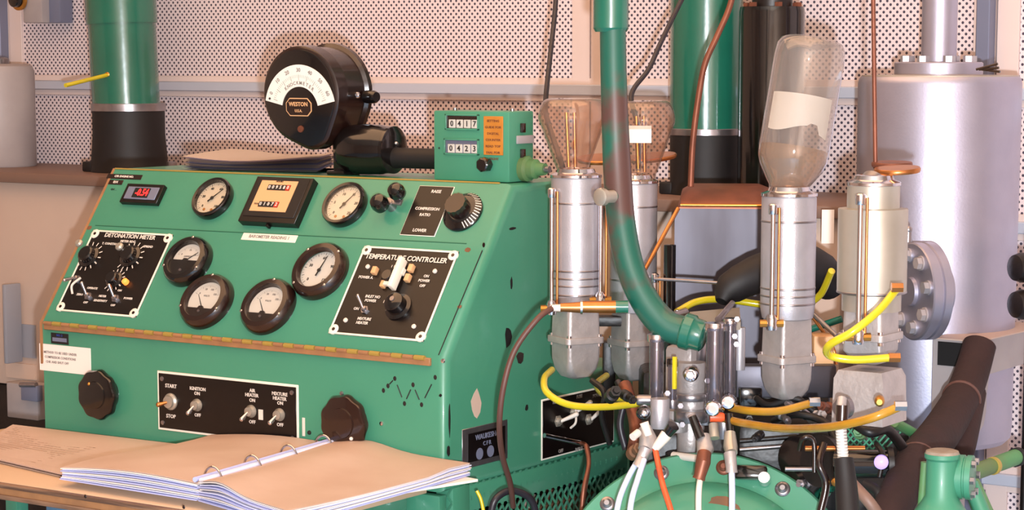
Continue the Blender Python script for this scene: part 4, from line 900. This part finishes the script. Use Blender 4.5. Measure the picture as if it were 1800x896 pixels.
# ---- carburetor cluster
ca = thing('carburetor', 'cluster of metal carburetor with sight glasses above the green housing', 'carburetor', at(1215, 800, 3.55))
def vcyl(px, y0, y1, half, t, name, m, pr=None, prof=None, n=28, half2=None):
    P_ = at(px, (y0+y1)/2, t); a, b = zrow(P_, y1), zrow(P_, y0); r_ = wid(P_, half); r2_ = wid(P_, half2) if half2 else r_
    return G(Matrix.Translation(V((P_.x, P_.y, 0)))).lathe([(r2_*.96, a), (r2_, a+.0015), (r_, b-.0015), (r_*.96, b)], n).out(name, m, ca if pr is None else pr)
# sight glass columns
for px, y0, y1, hf, t, mt in ((1154, 596, 716, 13, 3.52, 1), (1182, 640, 705, 8, 3.5, 0), (1256, 576, 712, 15, 3.46, 1), (1283, 568, 700, 11, 3.50, 1)):
    gl = vcyl(px, y0, y1, hf, t, 'sight_glass', 'tube_glass'); vcyl(px, y0+4, y1-2, hf*.55, t, 'inner_column', 'steel', gl)
    vcyl(px, y0-9, y0+4, hf*1.25, t, 'glass_cap', 'chrome' if hf > 10 else 'black_gloss'); vcyl(px, y1-3, y1+12, hf*1.2, t, 'glass_foot', 'chrome' if hf > 10 else 'steel')
for (px, y0, y1, hf, t, m, n_) in ((1215, 600, 640, 30, 3.60, 'steel', 'throttle_body'), (1215, 636, 690, 26, 3.56, 'cast_alu', 'venturi_body'), (1215, 690, 702, 32, 3.55, 'steel', 'clamp_disc'), (1215, 702, 722, 26, 3.56, 'cast_alu', 'neck'), (1216, 720, 740, 32, 3.54, 'steel', 'lower_disc'), (1214, 738, 800, 24, 3.58, 'cast_alu', 'base_body'), (1214, 796, 806, 44, 3.58, 'engine_black', 'base_flange'), (1160, 700, 752, 17, 3.48, 'alu', 'left_valve_body'), (1272, 728, 770, 16, 3.5, 'steel', 'right_valve_body'), (1190, 720, 758, 20, 3.56, 'cast_alu', 'left_port'), (1240, 720, 745, 18, 3.54, 'steel', 'mid_port')):
    vcyl(px, y0, y1, hf, t, n_, m)
def boss(px, py, t, r_, n_, m, dirv=(.42, -.9, 0), L_=.012, pr=None): return G(axis_frame(at(px, py, t), dirv)).lathe([(r_*.98, -L_), (r_, -L_*.5), (r_, L_*.5), (r_*.8, L_*.8), (r_*.5, L_*.85), (r_*.48, L_*.5), (.001, L_*.5)], 24).out(n_, m, pr or ca)
boss(1215, 657, 3.50, .0115, 'needle_boss', 'chrome', L_=.02); G(axis_frame(at(1214, 658, 3.47), (.42, -.9, 0))).hexa((0, 0, 0), .006, .008).out('needle_screw', 'steel', ca)
boss(1253, 717, 3.42, .0118, 'valve_face', 'chrome'); boss(1280, 706, 3.44, .0112, 'valve_face', 'chrome'); boss(1131, 725, 3.46, .0105, 'dark_cap', 'black_gloss'); boss(1133, 725, 3.44, .0055, 'cap_center', 'chrome')
boss(1130, 703, 3.50, .0085, 'tube_nut', 'steel', -RT); boss(1262, 733, 3.44, .0075, 'orange_end', 'orange_tube', RT)
G().box(at(1205, 655, 3.60), (.05, .05, .09), .008).box(at(1187, 705, 3.58), (.05, .03, .022), .004).out('casting_block', 'cast_alu', ca)
G().loft([[at(1212, 548, 3.62), at(1300, 540, 3.62), at(1302, 566, 3.50), at(1240, 570, 3.48)], [q-V((0, 0, .012)) for q in (at(1212, 548, 3.62), at(1300, 540, 3.62), at(1302, 566, 3.50), at(1240, 570, 3.48))]]).out('top_plate', 'gold_alu', ca)
G().rod(at(1262, 562, 3.50), at(1288, 532, 3.54), .0055, .0045).out('glass_stub', 'tube_glass', ca)
# valves (three) with levers and fittings
def fitting(pts, n_, m, pr=ca):
    W_ = [at(a, b, t) for a, b, t, _ in pts]; return G().tube(W_, [q[3] for q in pts], 16, 0).out(n_, m, pr)
fitting([(1133, 752, 3.46, .010), (1140, 772, 3.45, .014), (1134, 790, 3.44, .011)], 'tee_fitting', 'cast_alu'); fitting([(1136, 786, 3.44, .0095), (1128, 805, 3.44, .0085), (1124, 818, 3.43, .0095), (1122, 821, 3.43, .0095)], 'hose_nut', 'cast_alu')
fitting([(1122, 760, 3.44, .006), (1112, 768, 3.43, .006)], 'tee_branch', 'milk'); fitting([(1140, 765, 3.43, .006), (1132, 742, 3.43, .007)], 'tee_branch', 'milk')
fitting([(1150, 790, 3.44, .006), (1168, 768, 3.44, .009), (1172, 762, 3.44, .009)], 'elbow', 'milk'); fitting([(1172, 764, 3.44, .0075), (1184, 748, 3.43, .0095)], 'lever', 'black_gloss')
fitting([(1236, 765, 3.43, .010), (1240, 790, 3.42, .013), (1236, 800, 3.41, .010)], 'tee_fitting', 'cast_alu'); fitting([(1238, 796, 3.41, .0105), (1236, 812, 3.40, .0115), (1230, 836, 3.40, .009), (1228, 842, 3.40, .010)], 'hose_nut', 'copper_dull')
fitting([(1217, 732, 3.43, .0065), (1232, 770, 3.42, .0075)], 'lever', 'black_gloss'); fitting([(1254, 745, 3.44, .007), (1256, 770, 3.43, .008)], 'tee_branch', 'gold_alu')
fitting([(1283, 760, 3.43, .0085), (1284, 785, 3.42, .011), (1286, 796, 3.41, .009)], 'tee_fitting', 'gold_alu'); fitting([(1283, 796, 3.41, .0095), (1286, 824, 3.40, .0085), (1286, 830, 3.40, .0095)], 'hose_nut', 'cast_alu')
fitting([(1281, 728, 3.44, .0065), (1284, 762, 3.43, .006)], 'lever', 'black_gloss'); fitting([(1184, 800, 3.55, .006), (1228, 806, 3.50, .006)], 'link_rod', 'milk')
G().box(at(1186, 655, 3.47), (.006, .006, .05), .001).out('yellow_strip', 'yellow_tube', ca)
for px, py in ((1174, 690), (1200, 745), (1228, 745), (1292, 590), (1295, 604), (1296, 560), (1197, 712), (1244, 668)): G(axis_frame(at(px, py, 3.47), (.42, -.9, 0))).hexa((0, 0, 0), .0045, .006).out('nut', 'steel', ca)
vcyl(1300, 575, 650, 10, 3.56, 'side_bracket', 'alu'); vcyl(1200, 560, 600, 12, 3.62, 'rear_stem', 'copper_dull')
G().rod(at(1178, 556, 3.56), at(1205, 548, 3.6), .006).rod(at(1190, 545, 3.58), at(1190, 560, 3.58), .004).out('hose_clip', 'steel', ca)
# ---- sheet metal box behind
bx_ = thing('metal_tank_box', 'aluminium sheet metal box with rounded top and copper tinted lid, warm lamp light in its colour', 'box', at(1258, 600, 4.0))
tb = at(1186, 368, 3.95); t2 = at(1345, 385, 3.86)
xa, ya = tb.x, tb.y; wbx = .175
pr_ = []
zt_, zl_ = zrow(tb, 362), .70
w2 = wbx; rad = .018
pr_ = [(0, zl_), (0, zt_-rad)]+[(rad-rad*math.cos(a), zt_-rad+rad*math.sin(a)) for a in (.4, .8, 1.2)]+[(rad, zt_), (w2-rad, zt_), (w2, zt_-rad), (w2, zl_)]
u_ = V((RT.x*.97+FH.x*-.1, RT.y*.97+FH.y*-.1, 0)).normalized(); b_ = V((-u_.y, u_.x, 0))
def bxp(u0, z0, dpt): q = V((xa, ya, 0))+u_*u0+b_*dpt; return (q.x, q.y, z0)
G().loft([[bxp(a, b, 0) for a, b in pr_], [bxp(a, b, .16) for a, b in pr_]]).out('body', 'alu_box', bx_)
rise = [(-.004, -.001), (-.002, .003), (.012, .012), (.035, .024), (.07, .031), (.12, .033), (.16, .031)]
G().loft([[bxp(.004, zt_-.004, d_), bxp(.004+.006, zt_+h_*.7, d_), bxp(.004+.022, zt_+h_, d_), bxp(w2-.03, zt_+h_, d_), bxp(w2-.006, zt_+h_*.7, d_), bxp(w2, zt_-.004, d_)] for d_, h_ in rise]).out('lid', 'copper_dull', bx_)  # copper tint stands in for warm light falling on the lid from above
G().rod(bxp(.01, zt_+.002, -.004), bxp(w2, zt_+.002, -.004), .0025).out('lid_bead', 'brass', bx_)
q = at(1177, 490, 3.96); G().box((q.x, q.y, q.z-.12), (.018, .014, .36), .002).out('black_post', 'black_gloss', bx_)
cable('bright_rod', 'bright copper rod slanting between the flask and the metal box', [(1128, 484, 3.78), (1192, 366, 3.84)], .0036, 'copper', 'rod')
cable('thin_rod', 'thin grey rod running level in front of the metal box', [(1150, 490, 3.72), (1220, 494, 3.70), (1290, 499, 3.68)], .0028, 'steel', 'rod')
G().tube([at(1268, 530, 3.66), at(1282, 508, 3.67), at(1330, 482, 3.68), at(1400, 462, 3.72), at(1440, 478, 3.76), at(1458, 500, 3.8)], [.010, .026, .031, .034, .034, .028], 22, 2).out('rubber_hose', 'black_rubber', None, label='thick black rubber hose behind the bowl with the bottle', cat='hose')
# pieces behind the right bowls
for pts, r_, m, lb_ in (([(1425, 548, 3.7), (1470, 590, 3.66)], .004, 'steel', 'thin steel rod slanting between the two right fuel bowls'), ([(1428, 556, 3.7), (1462, 606, 3.68), (1470, 640, 3.68)], .003, 'copper', 'thin copper line behind the right fuel bowls'), ([(1420, 580, 3.74), (1480, 560, 3.72)], .006, 'green_dark', 'short green tube behind the right fuel bowls')):
    cable('thin_line', lb_, pts, r_, m, 'line')
# support rail for the bowls (grey bracket) and right tan case
def pbox(x0, y0, x1, y1, t, dep, m, name, pr, b=.003):
    a, c = at(x0, y0, t), at(x1, y1, t); mid = (a+c)/2+FH*dep/2; w_ = (c-a).dot(RT); h_ = abs(c.z-a.z)
    return G(frame(mid, RT, (0, 0, 1))).box((0, 0, 0), (w_, h_, dep), b).out(name, m, pr)
br = thing('bowl_bracket', 'grey metal bracket plate behind the two right fuel bowls', 'bracket', at(1400, 690, 3.6))
pbox(1294, 642, 1470, 700, 3.62, .03, 'alu_box', 'plate', br); pbox(1430, 590, 1466, 650, 3.64, .05, 'tan_plate', 'side_block', br); pbox(1300, 682, 1340, 716, 3.60, .04, 'black_gloss', 'lower_block', br)
b2 = thing('bowl_bracket', 'dark bracket carrying the two left fuel bowls', 'bracket', at(1075, 560, 4.0))
pbox(1002, 556, 1165, 574, 3.98, .03, 'engine_black', 'bar', b2); pbox(1060, 600, 1082, 700, 4.06, .03, 'engine_black', 'post', b2)
# ---- green round housing
HC = at(1236, 1064, 3.46); hw = V((.40, -.86, .42)).normalized(); MH = axis_frame(HC, hw)
k_ = HC; RH = .240
gh = thing('round_green_housing', 'round green engine housing with a bolted rim at the bottom of the photo', 'housing', V((HC.x, HC.y, HC.z-.3)))
G(MH).lathe([(RH*1.0, -.12), (RH*1.0, -.022), (RH*1.01, -.014), (RH*1.0, 0), (RH*.985, .004), (RH*.83, .003), (RH*.80, .006), (RH*.78, .020), (RH*.70, .034), (RH*.45, .048), (.001, .056)], 96).out('cover', 'green_light', gh)
for k in range(14):
    a = k*2*math.pi/14+.12
    T_ = MH @ Matrix.Translation((RH*.905*math.cos(a), RH*.905*math.sin(a), .003))
    b = G(T_).lathe([(.0125, 0), (.0110, .002), (.0075, .003), (.0075, .008), (.004, .011)], 20).out('rim_bolt', 'copper_dull' if k % 3 == 0 else 'steel', gh)
G(MH @ Matrix.Translation((RH*.1, RH*.62, .037))).prism([(.026*(1+.3*math.sin(a*5))*math.cos(a*.45), .014*math.sin(a*.45)) for a in range(14)], .0, .001).out('rust_patch', 'rust', gh)
G(MH @ Matrix.Translation((RH*.27, RH*.86, .006))).box((0, 0, .008), (.052, .022, .020), .006).out('black_bracket', 'black_gloss', gh)
G(MH @ Matrix.Translation((RH*.36, RH*.82, .006))).lathe([(.010, 0), (.009, .02)], 14).out('bracket_nut', 'chrome', gh)
G().box((HC.x-hw.x*.02, HC.y+.10, .20), (.30, .26, .38), .02).out('pedestal', 'green', gh)
# ---- black engine block behind
eb = thing('engine_block', 'black cast engine block behind the carburetor and the green housing', 'engine', at(1400, 850, 3.72))
pbox(1296, 745, 1480, 905, 3.58, .22, 'engine_black', 'block', eb, .012); pbox(1300, 690, 1460, 760, 3.70, .16, 'engine_black', 'head', eb, .01); pbox(1128, 650, 1300, 900, 3.90, .12, 'engine_black', 'rear_casing', eb, .01)
pbox(1130, 760, 1300, 960, 3.64, .2, 'engine_black', 'lower_block', eb, .01); pbox(1450, 760, 1600, 960, 3.78, .2, 'engine_black', 'pump_casing', eb, .01)
q = at(1350, 1010, 3.7); G().box((q.x, q.y+.05, q.z/2), (.3, .2, q.z+.1), .01).out('base_block', 'engine_black', eb)
for y0 in (775, 790): G().rod(at(1300, y0, 3.57), at(1400, y0-8, 3.57), .004).out('cooling_rib', 'steel' if y0 == 790 else 'engine_black', eb)
def hcyl(x0, x1, y, t0, t1, half, n_, m, pr, y1=None, n=28): a, b = at(x0, y, t0), at(x1, y1 or y, t1); return G().rod(a, b, wid(a, half), n=n).out(n_, m, pr)
hcyl(1400, 1420, 806, 3.5, 3.52, 40, 'pulley_flange', 'black_gloss', eb); hcyl(1420, 1455, 806, 3.5, 3.5, 26, 'shaft_housing', 'engine_black', eb); hcyl(1440, 1452, 810, 3.46, 3.47, 46, 'pulley', 'engine_black', eb)
hcyl(1470, 1566, 815, 3.44, 3.41, 25, 'generator', 'black_gloss', eb); hcyl(1558, 1568, 815, 3.41, 3.41, 30, 'generator_band', 'engine_black', eb)
hcyl(1415, 1520, 788, 3.44, 3.44, 5, 'control_rod', 'copper', eb); hcyl(1380, 1430, 824, 3.44, 3.44, 4, 'control_rod', 'steel', eb)
G(axis_frame(at(1549, 812, 3.36), (.42, -.9, 0))).lathe([(.0105, -.006), (.0105, .002), (.006, .006), (.001, .007)], 20).out('violet_lens', 'violet_lens', eb, label='bright violet lamp lens')
G(axis_frame(at(1468, 847, 3.40), (.42, -.9, 0))).lathe([(.006, -.01), (.006, .002), (.001, .005)], 14).out('brass_nut', 'brass', eb)
for px, py, s_, m in ((1424, 800, .008, 'engine_black'), (1395, 716, .007, 'steel'), (1440, 730, .008, 'cast_alu'), (1380, 735, .006, 'steel'), (1450, 715, .008, 'copper_dull'), (1455, 860, .008, 'green_dark'), (1330, 770, .005, 'engine_black'), (1510, 760, .008, 'green_old'), (1108, 700, .007, 'engine_black'), (1080, 690, .009, 'engine_black'), (1120, 790, .009, 'rust'), (1316, 735, .006, 'engine_black'), (1410, 850, .008, 'steel')):
    G(axis_frame(at(px, py, 3.50), (.42+random.uniform(-.8, .8), -.9, random.uniform(-.3, .8)))).lathe([(s_*1.2, -.03), (s_*1.2, -.01), (s_*.8, -.008), (s_*.8, .004)], 14).hexa((0, 0, .004), s_, .008).lathe([(s_*.6, .012), (s_*.5, .018)], 14).out('fitting', m, eb)
for pts, r_, m in (([(1040, 668, 3.72), (1062, 690, 3.70), (1058, 730, 3.72), (1072, 780, 3.74)], .005, 'engine_black'), ([(1098, 676, 3.70), (1112, 720, 3.66), (1118, 760, 3.62), (1112, 800, 3.62)], .011, 'copper_dull'),
    ([(1086, 670, 3.72), (1098, 700, 3.7), (1090, 745, 3.7), (1100, 790, 3.7)], .006, 'cable_black'), ([(1330, 700, 3.55), (1352, 712, 3.52), (1398, 700, 3.5), (1430, 722, 3.5)], .005, 'black_rubber'),
    ([(1360, 740, 3.55), (1400, 728, 3.5), (1450, 742, 3.48), (1470, 775, 3.46)], .006, 'engine_black'), ([(1500, 742, 3.42), (1530, 760, 3.4), (1560, 755, 3.42), (1590, 790, 3.45)], .008, 'engine_black'),
    ([(1448, 780, 3.42), (1440, 815, 3.4), (1452, 850, 3.4), (1442, 900, 3.4)], .006, 'bakelite'), ([(1520, 850, 3.36), (1545, 868, 3.34), (1540, 920, 3.34)], .008, 'black_rubber'), ([(1498, 850, 3.3), (1530, 885, 3.28), (1560, 930, 3.3)], .009, 'cabinet_brown'),
    ([(1405, 790, 3.44), (1412, 770, 3.42), (1430, 775, 3.42), (1432, 830, 3.42)], .004, 'bakelite'), ([(1540, 780, 3.40), (1552, 800, 3.38), (1546, 838, 3.38)], .004, 'engine_black')):
    G().tube([at(*p) for p in pts], r_, 10, 6).out('engine_line', m, eb)
# generator end grille
g = G()
c_ = at(1500, 790, 3.60)
for i in range(-5, 6):
    for s_ in (-1, 1): g.rod(c_+RT*(i*.010-.03*s_)+UPZ*-.035, c_+RT*(i*.010+.03*s_)+UPZ*.035, .0016, n=6)
g.out('vent_mesh', 'green_light', eb, kind='stuff')
# ribbed hose below the base block
hs = thing('ribbed_hose', 'short ribbed tube running into a black sleeve below the right fuel bowl block', 'hose', at(1490, 880, 3.2))
P_ = at(1478, 760, 3.15)
for k in range(11): G().rod(at(1478+k*.4, 750+k*5.3, 3.15), at(1478+k*.4, 754.5+k*5.3, 3.15), .0082, .0074, 14).out('rib', 'milk' if k else 'cast_alu', hs)
G().tube([at(1480, 700, 3.17), at(1478, 722, 3.16), at(1479, 750, 3.15), at(1482, 800, 3.15)], .0070, 12).out('core', 'cast_alu', hs)
G().tube([at(1483, 806, 3.15), at(1488, 860, 3.14), at(1492, 930, 3.12)], [.0135, .0155, .017], 16).out('sleeve', 'black_rubber', hs)
G().rod(at(1481, 712, 3.15), at(1480, 740, 3.15), .0085).out('port_nut', 'bakelite', hs)
# nuts on bowls for tube ends
for px, py, t, lb_ in ((1577, 505, 3.17, 0), (1583, 713, 3.09, 1), (1432, 706, 3.40, 2), (1572, 628, 3.2, 3)): G(axis_frame(at(px, py, t), RT)).hexa((0, 0, -.008), .0072, .016).out('tube_nut', 'copper' if lb_ in (0, 3) else 'chrome', B4[0] if lb_ != 2 else B3[0])
G(axis_frame(at(1546, 706, 3.16), (.42, -.9, 0))).lathe([(.007, -.02), (.007, 0), (.004, .004)], 14).out('drain_screw', 'brass', B4[0])
# ---- silver muffler
Pm = at(1645, 440, 4.08); rm = wid(Pm, 141)
mu = thing('silver_tank', 'large silver painted vertical tank with a bolted pipe flange on top', 'tank', V((Pm.x, Pm.y, zrow(Pm, 762))))
zt_ = zrow(Pm, 134); zb2 = zrow(Pm, 762); T_ = Matrix.Translation(V((Pm.x, Pm.y, 0)))
G(T_).lathe([(rm*.9, zb2-.01), (rm*.97, zb2), (rm*.985, zb2+.02), (rm, zt_-.012), (rm*.985, zt_-.004), (rm*.96, zt_)], 96).out('body', 'silver_paint', mu)
G(T_).lathe([(rm*.96, zt_-.001), (rm*.955, zt_+.002), (rm*.2, zt_+.004)], 64).out('top_plate', 'rust' if False else 'gold_alu', mu)
Pf = at(1650, 110, 4.08); TF = Matrix.Translation(V((Pf.x, Pf.y, zt_+.003)))
rf = wid(Pf, 77)
G(TF).lathe([(rf, 0), (rf, .020), (rf*.97, .022), (rf*.4, .022)], 56).out('flange', 'silver_paint', mu)
G(TF).lathe([(wid(Pf, 32), .02), (wid(Pf, 31), .03), (wid(Pf, 30.5), .9)], 48).out('pipe', 'silver_paint', mu)
for k in range(8): a = k*math.pi/4-.05; G(TF @ Matrix.Translation((rf*.76*math.cos(a), rf*.76*math.sin(a), .022))).hexa((0, 0, 0), .011, .011, .3).out('flange_bolt', 'alu', mu)
for k in range(3): G().rod(at(1716+k*5, 122, 3.98), at(1754+k*2, 112+k*7, 3.96), .0022).out('wire_end', 'bakelite', mu)
# side flange
cf = at(1606, 512, 3.86); dr = V((-.62, -.78, 0)).normalized(); MF = axis_frame(cf, dr); R_ = .083
G(MF).lathe([(R_*.96, -.034), (R_, -.032), (R_, -.018), (R_*.96, -.016), (R_*.96, -.014), (R_, -.012), (R_, .002), (R_*.97, .004), (R_*.30, .004), (R_*.28, .010)], 56).out('side_flange', 'silver_paint', mu)
G(MF).lathe([(R_*.55, -.055), (R_*.55, -.03)], 40).out('branch_pipe', 'silver_paint', mu)
for k in range(8): a = k*math.pi/4+.2; G(MF @ Matrix.Translation((R_*.74*math.cos(a), R_*.74*math.sin(a), .004))).lathe([(.0125, 0), (.0125, .003)], 20).hexa((0, 0, .003), .0105, .008).out('side_bolt', 'grey_paint' if k % 2 else 'alu', mu)
q = at(1596, 425, 3.70); G().rod(q, q+V((0, 0, .02)), .006).ball(q+V((0, 0, .02)), .007, 12).out('lug', 'steel', mu)
G().box((Pm.x, Pm.y, zb2/2-.004), (.10, .10, zb2+.0), .01).out('support_leg', 'grey_paint', mu)
# ---- grey duct at right
du = thing('grey_duct', 'grey sheet metal duct at the right edge, warm overhead light coloured onto its top', 'duct', at(1750, 760, 4.05))
A1 = at(1720, 612, 3.86); X0 = A1.x; zt_ = zrow(A1, 601); zl_ = zrow(A1, 760)
e1 = V((RT*.6+FH*.8)).normalized(); e2 = V((e1.y, -e1.x, 0))      # e1 runs away to the right, e2 towards the viewer side
def dp(a, b, z): q = V((A1.x, A1.y, 0))+e1*a-e2*b; return (q.x, q.y, z)
prf = [(0, zl_+.0), (.012, zl_-.0), (.028, zl_+.010), (.036, zl_+.030), (.038, zl_+.065), (.046, zt_-.06), (.30, zt_-.055), (.30, zt_), (0, zt_)]
Y0 = .015
G().loft([[dp(a, -.0, z) for a, z in prf], [dp(a, .085, z) for a, z in prf]]).out('body', 'grey_paint', du)
G().loft([[dp(-.004, -.002, zt_), dp(.30, -.002, zt_), dp(.30, .087, zt_), dp(-.004, .087, zt_)], [dp(-.004, -.002, zt_+.002), dp(.30, -.002, zt_+.002), dp(.30, .087, zt_+.002), dp(-.004, .087, zt_+.002)]]).out('warm_lit_top', 'cabinet_cream', du)  # cream sheet on the grey duct: warm ceiling light put into the colour
G().loft([[dp(-.0015, .004, zt_-.045), dp(-.0015, .075, zt_-.045), dp(-.0015, .075, zt_-.004), dp(-.0015, .004, zt_-.004)], [dp(.001, .004, zt_-.045), dp(.001, .075, zt_-.045), dp(.001, .075, zt_-.004), dp(.001, .004, zt_-.004)]]).out('opening', 'dark_void', du)
# ---- insulated pipe
ip = thing('insulated_pipe', 'dark brown insulated pipe running down from the grey duct to the engine', 'pipe', at(1560, 900, 3.3))
W_ = [at(*p) for p in ((1722, 606, 3.83), (1708, 655, 3.80), (1690, 700, 3.74), (1655, 758, 3.62), (1612, 812, 3.46), (1575, 880, 3.34), (1552, 940, 3.28))]
G().tube(W_, [.028, .029, .030, .032, .032, .029, .028], 28, 7).out('pipe', 'insulation', ip)
G().tube([at(1706, 690, 3.78), at(1694, 740, 3.72), at(1680, 790, 3.66), at(1660, 830, 3.64)], [.026, .028, .030, .024], 22, 5).out('branch', 'insulation', ip)
for a, b in ((2, 3), (4, 5)):
    m_ = W_[a]; d_ = (W_[b]-W_[a-1]).normalized(); G(axis_frame(m_, d_)).lathe([(.0315, -.003), (.0325, -.002), (.0325, .002), (.0315, .003)], 28).out('seam_band', 'cable_brown', ip)
# ---- green valve bottom right
gv = thing('green_valve', 'green cast valve body with round flange, bottom right', 'valve', at(1655, 930, 3.2))
Pv = at(1655, 850, 3.24); TV = Matrix.Translation(V((Pv.x, Pv.y, 0))); Zv = lambda y: zrow(Pv, y)
G(TV).lathe([(.050, Zv(960)), (.042, Zv(905)), (.030, Zv(885)), (.0225, Zv(870)), (.0220, Zv(808)), (.025, Zv(804)), (.025, Zv(797)), (.022, Zv(795))], 40).out('body', 'green_light', gv)
G(TV).lathe([(.0245, Zv(797)), (.023, Zv(792)), (.018, Zv(790)), (.001, Zv(790))], 24).out('cap', 'concrete_cap', gv)
fd = (RT*.93-FH*.35).normalized(); G(axis_frame(at(1690, 838, 3.25), fd)).lathe([(.020, -.02), (.020, -.008), (.032, -.007), (.032, .004), (.030, .005), (.030, .007), (.032, .008), (.032, .016), (.016, .018)], 32).out('flange', 'green_light', gv)
for k in range(6): a = k*math.pi/3; M_ = axis_frame(at(1690, 838, 3.25), fd) @ Matrix.Translation((.025*math.cos(a), .025*math.sin(a), .016)); G(M_).hexa((0, 0, 0), .0055, .006).out('flange_bolt', 'steel', gv)
G(TV).rod((-.03, 0, Zv(900)), (-.026, 0, Zv(815)), .006).out('side_rib', 'green_old', gv)
dp_ = thing('green_strut_pipe', 'green pipe strut with dark open end pointing right behind the valve', 'pipe', at(1740, 900, 3.7))
G().rod(at(1700, 834, 3.50), at(1786, 803, 3.62), .0130, n=24).out('pipe', 'green_old', dp_); G().rod(at(1784, 804, 3.618), at(1790, 802, 3.63), .0150, n=24).out('end_cap', 'dark_void', dp_); G().rod(at(1744, 819, 3.555), at(1747, 818, 3.56), .0142, n=24).out('joint', 'gold_line', dp_)
G().tube([at(1702, 836, 3.50), at(1712, 860, 3.48), at(1730, 905, 3.46)], [.013, .014, .016], 20).out('leg', 'green_old', dp_)
G().rod(at(1706, 850, 3.46), at(1735, 920, 3.44), .012).out('brace', 'green_light', dp_)
G().rod(at(1572, 742, 3.50), at(1622, 770, 3.58), .008).out('cross_pipe', 'green_old', dp_)
# dark wheels at the right edge
wl = thing('dark_hand_wheel', 'dark round handles stacked at the right edge of the photo', 'hand wheel', at(1790, 560, 3.9))
for py in (470, 535):
    for dx in (0, 14): G(axis_frame(at(1796+dx, py, 3.86), (-.5, -.85, 0))).lathe([(.008, -.02), (.022, -.016), (.026, 0), (.022, .014), (.01, .018)], 24).out('handle', 'engine_black', wl)
q = at(1812, 500, 3.9); G().rod(V((q.x, q.y, q.z+.08)), V((q.x, q.y, .0)), .008).out('stem', 'engine_black', wl)
lbx = at(1455, 398, 4.05)
G(frame(lbx, RT, (0, 0, 1))).box((0, 0, 0), (.022, .06, .002)).out('wall_label', 'paper', None, label='small white label with blue print behind the right fuel bowls', cat='label')
# clutter of cables under the console side
cable('black_hose', 'black hose curling at the foot of the console side', [(862, 905, 3.72), (872, 876, 3.72), (900, 862, 3.74), (935, 880, 3.76), (945, 930, 3.78)], .006, 'cable_black', 'hose')
cable('copper_line', 'thin copper line rising behind the green housing', [(1030, 782, 3.70), (1035, 815, 3.68), (1026, 860, 3.66), (1020, 930, 3.66)], .0038, 'copper_dull', 'line')
cable('yellow_wire', 'yellow and green wire beside the console corner post', [(838, 862, 3.70), (846, 880, 3.70), (854, 920, 3.70)], .003, 'yellow_tube', 'wire')
